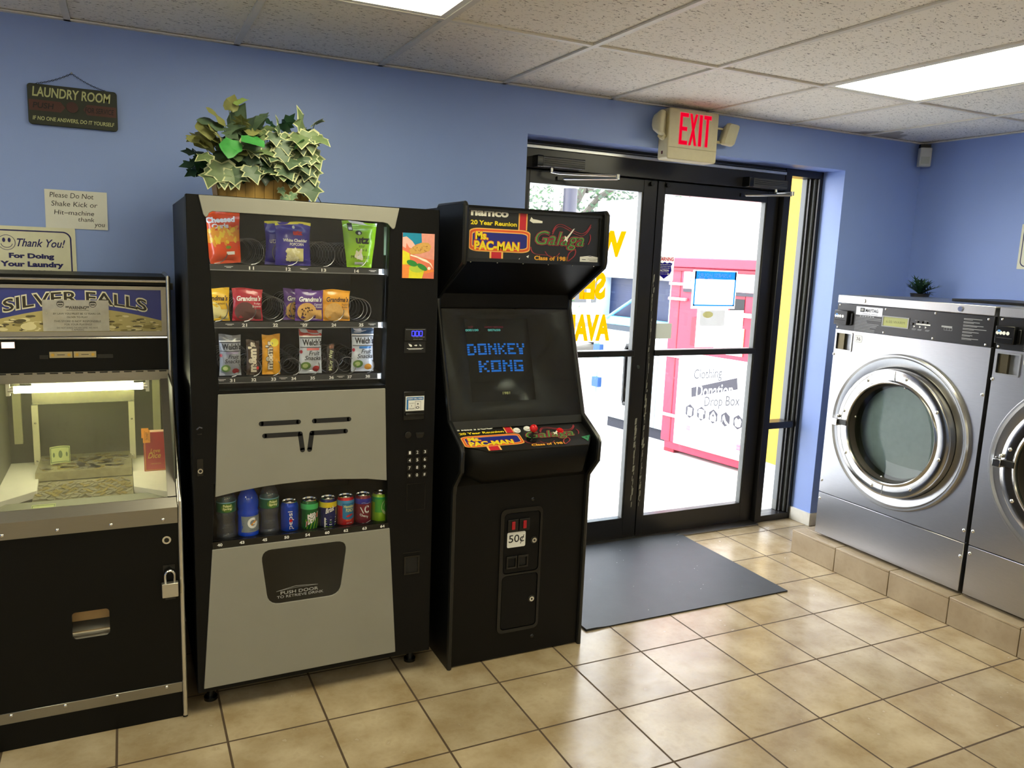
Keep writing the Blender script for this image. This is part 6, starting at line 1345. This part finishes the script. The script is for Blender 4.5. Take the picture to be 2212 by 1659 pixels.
    for z, dz, L in ((.13, -.1, .09), (.155, .25, .08), (.115, -.4, .08)): D(-.20, -.05, z, (-1, -.25, dz), L)
    for i in range(10): Sg(r.uniform(-.16, .14), r.uniform(.13, .2), (r.uniform(-.5, .5), -.4, r.uniform(-.5, .4)), r.uniform(.06, .085), r.choice((sage, grey_g)), y=-.085)
    for x, z, d, L in ((-.115, .205, (-.25, -.65, -.75), .082), (-.065, .225, (.55, -.7, -.35), .085), (.105, .195, (.2, -.6, .6), .055)): put('bright_leaves', x, -.135, z, d, L, broad, bright, bright, .8, .2)
    for k, m in groups.items(): m.build(k, t)
    # loose wire trailing to the machine top
    MB().tube([(o[0]+.165, o[1]-.03, o[2]+.10), (o[0]+.18, o[1]-.03, o[2]+.085), (o[0]+.20, o[1]-.02, o[2]+.05), (o[0]+.225, o[1]-.01, o[2]+.012), (o[0]+.245, o[1], o[2]+.002)], .0018, M('grey_wire', (70, 76, 92), .5), n=6).build('trailing_wire', t)
planter()
# ================================================================ OUTSIDE THE DOORS
conc = M('pale_concrete', (206, 204, 198), .9, noise=.08, scale=4)
struct(MB().box(-14, 40, .36, 60, -.16, -.012, conc).build('pavement'), 'pale concrete pavement outside the glass doors', 'pavement')
yb = M('yellow_painted_masonry', (184, 144, 22), .7, noise=.08, scale=30)
pb = MB().box(3.225, 3.95, .345, .62, .30, 3.2, yb).box(3.225, 3.95, .345, .62, -.012, .30, M('white_lower_masonry', (226, 226, 222), .7))  # lowest part of the pier is white
struct(pb.build('trim_5'), 'yellow painted masonry pier outside the sidelight window', 'pier')
FA = math.atan2(-.98, .18); ft_ = Vector((math.cos(FA), math.sin(FA), 0)); fn_ = Vector((-ft_[1], ft_[0], 0))   # runs along the boxes; fn_ points into them
def face(o, s, z, d=0): return tuple(Vector((o[0], o[1], 0)) + ft_*s + fn_*d + Vector((0, 0, z)))
def obox(mb, o, s0, s1, d0, d1, z0, z1, m):
    vs = [face(o, s, z, d) for z in (z0, z1) for s, d in ((s0, d0), (s1, d0), (s1, d1), (s0, d1))]
    mb.add(vs, [(0, 3, 2, 1), (4, 5, 6, 7), (0, 1, 5, 4), (1, 2, 6, 5), (2, 3, 7, 6), (3, 0, 4, 7)], m); return mb
def red_box():
    o = (3.50, 2.09)
    t = thing('clothing_donation_box', 'large red clothing donation drop box outside the right door', 'donation box', (4.1, 1.7, -.012))
    rd = M('red_painted_steel', (186, 34, 62), .5, noise=.06, scale=10); rdd = M('deep_red_steel', (130, 10, 38), .5); wp = M('white_sign_sheet', (236, 236, 236), .5); gp = M('sign_grey_print', (44, 42, 52), .6); lg = M('sign_light_grey', (52, 52, 58), .6)
    b = MB(); obox(b, o, 0, 1.26, 0, 1.15, .085, 1.62, rd); b.build('body', t, bevel=.006)
    b = MB(); obox(b, o, -.03, 1.29, -.04, 1.19, 1.635, 1.715, rd); obox(b, o, -.03, 1.29, -.025, 1.15, 1.60, 1.635, rdd); b.build('roof_rim', t, bevel=.008)
    b = MB(); obox(b, o, .04, 1.22, .01, 1.1, .02, .088, rd)
    for s in (.03, 1.10): obox(b, o, s, s+.12, .02, .14, -.012, .088, rdd); 
    b.build('skid', t, bevel=.004)
    b = MB(); obox(b, o, .100, .112, -.003, .0, .09, 1.60, rdd); b.build('door_seam', t)
    for z in (.33, 1.49, 1.36, .86):
        b = MB(); obox(b, o, .0, .20, -.03, .0, z-.012, z+.012, M('pale_pink_hinge', (236, 176, 190), .5)); b.build('hinge', t, bevel=.003)
    f = lambda d: (lambda s, z: face(o, s, z, d))
    up = MB(); obox(up, o, .150, 1.20, -.012, .0, 1.455, 1.625, wp); up.rect(f(-.0125), .150, 1.20, 1.425, 1.452, gp); up = up.build('upper_sign', t)
    q = MB(); q.disc(f(-.0135), .27, 1.535, .075, .075, lg, n=28, r0=.95).rect(f(-.014), .22, .30, 1.548, 1.553, lg).rect(f(-.014), .22, .30, 1.520, 1.525, lg); q.build('emblem', up)
    b = MB(); obox(b, o, .62, .80, -.004, .0, 1.19, 1.455, rdd); obox(b, o, .66, .80, -.006, -.003, 1.26, 1.40, dark_void); b.build('drop_chute', t)
    b = MB(); obox(b, o, .55, .94, -.07, -.045, 1.26, 1.295, wp); b.build('chute_handle', t, bevel=.004)
    b = MB(); obox(b, o, .30, .39, -.05, .0, .98, 1.22, rdd); b.build('lock_guard', t, bevel=.004)
    b = MB(); obox(b, o, .53, .82, -.010, .0, .94, 1.165, wp); b = b.build('notice_sheet', t)
    MB().text(f(-.011), 'Use chute', .56, .80, 1.125, 1.150, gp, shear=.3).text(f(-.011), 'Do not leave', .55, .78, 1.085, 1.100, lg).build('lettering', b)
    lo = MB(); obox(lo, o, .165, 1.20, -.012, .0, .09, .905, wp); lo = lo.build('lower_sign', t)
    F0, F1 = f(-.0128), f(-.0136); q = MB()
    rot = .19
    def W_(s, z): return (s, z + rot*(s-.36))
    q.text(F0, 'Clothing', .345, .64, .665, .775, lg, bold=0.0, warp=W_)
    q.poly(F0, [(.335, .530), (.810, .672), (.795, .765), (.325, .610)], gp)
    q.text(F1, 'Donation', .385, .765, .530, .640, wp, bold=.01, warp=W_)
    q.text(F0, 'Drop Box', .48, .84, .425, .535, lg, bold=0.0, warp=W_)
    for i in range(5):
        cx, cz = .328+.128*i, .405; h_ = [(cx+.052*math.cos(a), cz+.062*math.sin(a)) for a in [PI/6+PI/3*k for k in range(6)]]
        q.poly(F0, h_, gp)
        sh = [[(-.024, -.040), (.024, -.040), (.028, .03), (-.024, .034)], [(-.022, -.044), (.022, -.044), (.022, .0), (.036, .004), (.030, .034), (.010, .040), (-.010, .040), (-.030, .034), (-.036, .004), (-.022, .0)], [(-.030, -.042), (.030, -.042), (.034, .0), (.004, .044), (-.004, .044), (-.034, .0)], [(-.034, -.038), (-.030, -.038), (-.026, .0), (.008, -.040), (.036, -.042), (.036, -.032), (.006, -.01), (-.014, .038), (-.028, .02)], [(-.026, -.034), (.0, -.042), (.026, -.034), (.034, .01), (.02, .034), (.0, .022), (-.02, .034), (-.034, .01)]][i]
        q.poly(F1, [(cx+a, cz+b_) for a, b_ in sh], wp)
        if i == 2: q.poly(f(-.0144), [(cx-.014, cz+.0), (cx+.014, cz+.0), (cx, cz+.026)], gp)
    pk = M('sign_pink', (214, 110, 140), .6)
    q.rect(F0, .30, .345, .235, .275, pk).rect(F0, .845, .90, .175, .225, pk)
    for v in (.270, .243, .214): q.line(F0, [(.30, v), (.89, v-.035)], .003, lg)
    for i in range(9): q.line(F0, [(.36+.055*i, .266-.0035*i), (.36+.055*i, .246-.0035*i)], .002, lg)
    for i in range(8): q.line(F0, [(.39+.055*i, .238-.0035*i), (.39+.055*i, .214-.0035*i)], .002, lg)
    q.rect(F0, .30, .36, .845, .849, lg).rect(F0, .30, .36, .825, .829, lg)
    q.build('lettering', lo)
red_box()
def blue_box():
    o = (3.535, 3.245)
    t = thing('blue_donation_box', 'white and blue donation box with a dark blue opening behind the red one', 'donation box', (4.1, 2.8, -.012))
    wb_ = M('white_box_steel', (206, 226, 230), .5, noise=.05); bl = M('deep_blue_panel', (2, 24, 60), .5, noise=.5, scale=5); lb = M('pale_blue_steel', (96, 168, 206), .5); br = M('bright_blue_steel', (8, 64, 124), .5)
    b = MB(); obox(b, o, -.10, .0, 0, 1.2, .10, 1.60, wb_); obox(b, o, .90, 1.0, 0, 1.2, .10, 1.60, wb_); obox(b, o, 0, .90, 0, 1.2, .10, 1.04, wb_); obox(b, o, 0, .90, .12, 1.2, 1.04, 1.50, bl); obox(b, o, 0, .90, 0, 1.2, 1.50, 1.60, wb_); obox(b, o, -.12, 1.02, -.03, 1.23, 1.60, 2.25, M('white_upper_sign', (236, 236, 236), .6)); b.build('body', t, bevel=.005)
    b = MB(); obox(b, o, 0, .90, .10, .12, 1.04, 1.50, bl); b.build('chute_panel', t)
    b = MB(); obox(b, o, -.02, .92, -.02, .06, 1.04, 1.12, lb); b.build('chute_sill', t, bevel=.004)
    b = MB(); obox(b, o, .05, .92, -.015, .0, .985, 1.035, M('dark_slot_steel', (30, 44, 56), .6)); b.build('slot', t)  # slot drawn as a dark strip
    b = MB(); b.tube([face(o, .10, 1.10, -.02), face(o, .56, 1.42, .09)], .016, lb).tube([face(o, .50, 1.10, -.02), face(o, .52, 1.30, .09)], .010, lb); b.build('chute_arm', t)
    b = MB()
    for a, c, z0, z1 in ((.16, .46, .90, .906), (.16, .46, .70, .704), (.16, .163, .70, .906)): obox(b, o, a, c, -.003, 0, z0, z1, lb)
    obox(b, o, .17, .45, -.002, 0, .71, .895, M('aqua_label', (170, 214, 220), .5)); b.build('label_plate', t)
    b = MB(); obox(b, o, -.08, -.02, -.012, 0, .20, 1.30, M('aqua_strip', (160, 220, 220), .5)); b.build('corner_strip', t)
    for z in (.38, .72): b = MB(); obox(b, o, -.05, .05, -.05, 0, z, z+.10, br); b.build('lock_box', t, bevel=.004)
    b = MB(); obox(b, o, .12, .96, .05, 1.1, -.012, .10, M('dark_pallet', (36, 38, 48), .8)); b.build('base', t)
    b = MB(); obox(b, o, .80, .815, -.003, 0, .1, 1.0, M('seam_grey', (110, 120, 124), .6)); b.build('door_seam', t)
blue_box()
# lamp post and conduit
def post():
    t = thing('lamp_post', 'dark grey street lamp post with a white band seen above the arcade cabinet', 'post', (4.04, 4.9, -.012))
    MB().cyl((4.04, 4.9, -.012), (4.04, 4.9, 6.5), .085, M('slate_post_paint', (40, 40, 54), .4), n=24).build('pole', t)
    MB().cyl((4.04, 4.9, 2.50), (4.04, 4.9, 2.55), .098, white_ink, n=24).build('band', t)
    MB().cyl((3.88, 4.95, -.012), (3.88, 4.95, 6.5), .035, white_ink, n=14).build('conduit', t)
    MB().cyl((4.04, 4.9, -.012), (4.04, 4.9, .2), .13, M('slate_post_paint', (40, 40, 54), .4), n=24).build('base', t)
post()
def tree(loc, label, seed, h, leafcol, lean):
    r = random.Random(seed); t = thing('street_tree', label, 'tree', loc, 'street trees beyond the pavement')
    bark = M('grey_bark', (84, 80, 72), .85, noise=.3, scale=12, bump=.4)
    o = Vector(loc); tr = MB()
    trunk = [o, o+Vector((.05+lean*.2, 0, h*.3)), o+Vector((.0+lean*.5, .1, h*.5)), o+Vector((.1+lean, .1, h*.75))]
    tr.tube(trunk, [.16, .13, .11, .06], bark, n=12)
    tips = []
    for i in range(9):
        a = 2*PI*i/9+r.uniform(-.3, .3); s = trunk[1].lerp(trunk[3], r.uniform(.2, .9)); e = s+Vector((math.cos(a)*r.uniform(1.0, 1.9), math.sin(a)*r.uniform(.6, 1.2), r.uniform(.1, .9)))
        m = (s+e)/2+Vector((0, 0, .15)); tr.tube([s, m, e], [.06, .04, .015], bark, n=7); tips += [m, e, (m+e)/2]
    tr.build('trunk', t)
    lf = MB(); ms = [M('leaf_%s_%d' % (leafcol[0], i), c, .6) for i, c in enumerate(leafcol[1:])]
    for i in range(5200):
        c = r.choice(tips); p = c+Vector((r.gauss(0, .42), r.gauss(0, .42), r.gauss(-.2, .34))); d = Vector((r.uniform(-1, 1), r.uniform(-1, 1), r.uniform(-1, .3))).normalized(); s = d.orthogonal().normalized(); L = r.uniform(.06, .13)
        lf.add([p-s*.012, p+d*L*.5-s*.02, p+d*L, p+d*L*.5+s*.02], [(0, 1, 2, 3)], r.choice(ms))
    lf.build('foliage', t)
tree((3.95, 5.9, -.012), 'leafy street tree right behind the lamp post', 5, 4.2, ('spring', (34, 62, 30), (50, 80, 40), (26, 48, 26)), 1.1)
tree((2.2, 9.6, -.012), 'slender street tree left of the lamp post', 9, 4.6, ('summer', (38, 66, 34), (54, 82, 44), (28, 54, 28)), .3)
# pale clapboard house and parked car beyond
def house():
    t = thing('clapboard_house', 'white clapboard house with a grey window across the street', 'building', (12, 14.5, -.012))
    wm = M('white_clapboard', (232, 232, 228), .7, noise=.03)
    b = MB().box(2, 24, 14.0, 20, -.012, 9, wm)
    for i in range(46): b.plate([(14.0, .1+.18*i), (13.975, .1+.18*i), (14.0, .28+.18*i)], [], 'x', 2, 24, wm)
    b.build('wall', t)
    for x, z in ((10.9, 2.05), (14.6, 2.05), (18.4, 2.05), (9.0, 5.2), (13.0, 5.2)):
        f = MB().plate([(x, z), (x+.9, z), (x+.9, z+1.1), (x, z+1.1)], [[(x+.07, z+.07), (x+.83, z+.07), (x+.83, z+1.03), (x+.07, z+1.03)]], 'y', 13.90, 13.98, wm).build('window_frame', t)
        MB().box(x+.07, x+.83, 13.93, 13.95, z+.07, z+1.03, M('house_window_grey', (92, 98, 102), .2)).build('window_pane', f)
    MB().plate([(13.6, 9), (20.4, 9), (17, 11.5)], [], 'x', 1.6, 24.4, M('grey_shingle', (120, 120, 120), .9)).build('roof', t)
    s = MB().box(11.9, 12.7, 13.80, 13.9, 3.5, 4.7, M('grey_sign_board', (150, 156, 162), .6)).text(PY(13.79), 'L', 12.2, 12.5, 3.7, 4.4, black_ink).build('house_sign', t)
house()
def car():
    t = thing('parked_car', 'white car parked beyond the blue donation box', 'car', (6.2, 9.2, -.012))
    wc = M('white_car_paint', (232, 232, 232), .25, coat=.5); gl = M('car_glass', (40, 46, 50), .1)
    x0, y0 = 4.3, 8.3
    MB().plate([(x0, .35), (x0+.1, .75), (x0+.9, .88), (x0+1.5, 1.36), (x0+2.9, 1.38), (x0+3.6, .95), (x0+4.2, .85), (x0+4.25, .35), (x0+3.6, .22), (x0+.6, .22)], [], 'y', y0, y0+1.7, wc).build('body', t, bevel=.05)
    for a in ([(x0+1.05, .92), (x0+1.55, 1.28), (x0+2.1, 1.30), (x0+2.1, .92)], [(x0+2.2, .92), (x0+2.2, 1.30), (x0+2.85, 1.30), (x0+3.35, .96)]): MB().plate(a, [], 'y', y0-.012, y0+.02, gl).build('side_window', t)
    MB().box(x0+.02, x0+4.2, y0-.015, y0, .50, .58, M('car_moulding', (90, 90, 92), .5)).build('trim_strip', t)
    for x in (x0+.85, x0+3.35):
        for y in (y0-.01, y0+1.53): w_ = MB().cyl((x, y, .31), (x, y+.18, .31), .32, M('tyre_rubber', (26, 26, 28), .8), n=28).build('wheel', t); MB().cyl((x, y-.01, .31), (x, y, .31), .19, alu, n=20).build('hub_cap', w_)
car()
for o in bpy.data.objects:
    if o.type == 'MESH': o.data.validate(clean_customdata=False)
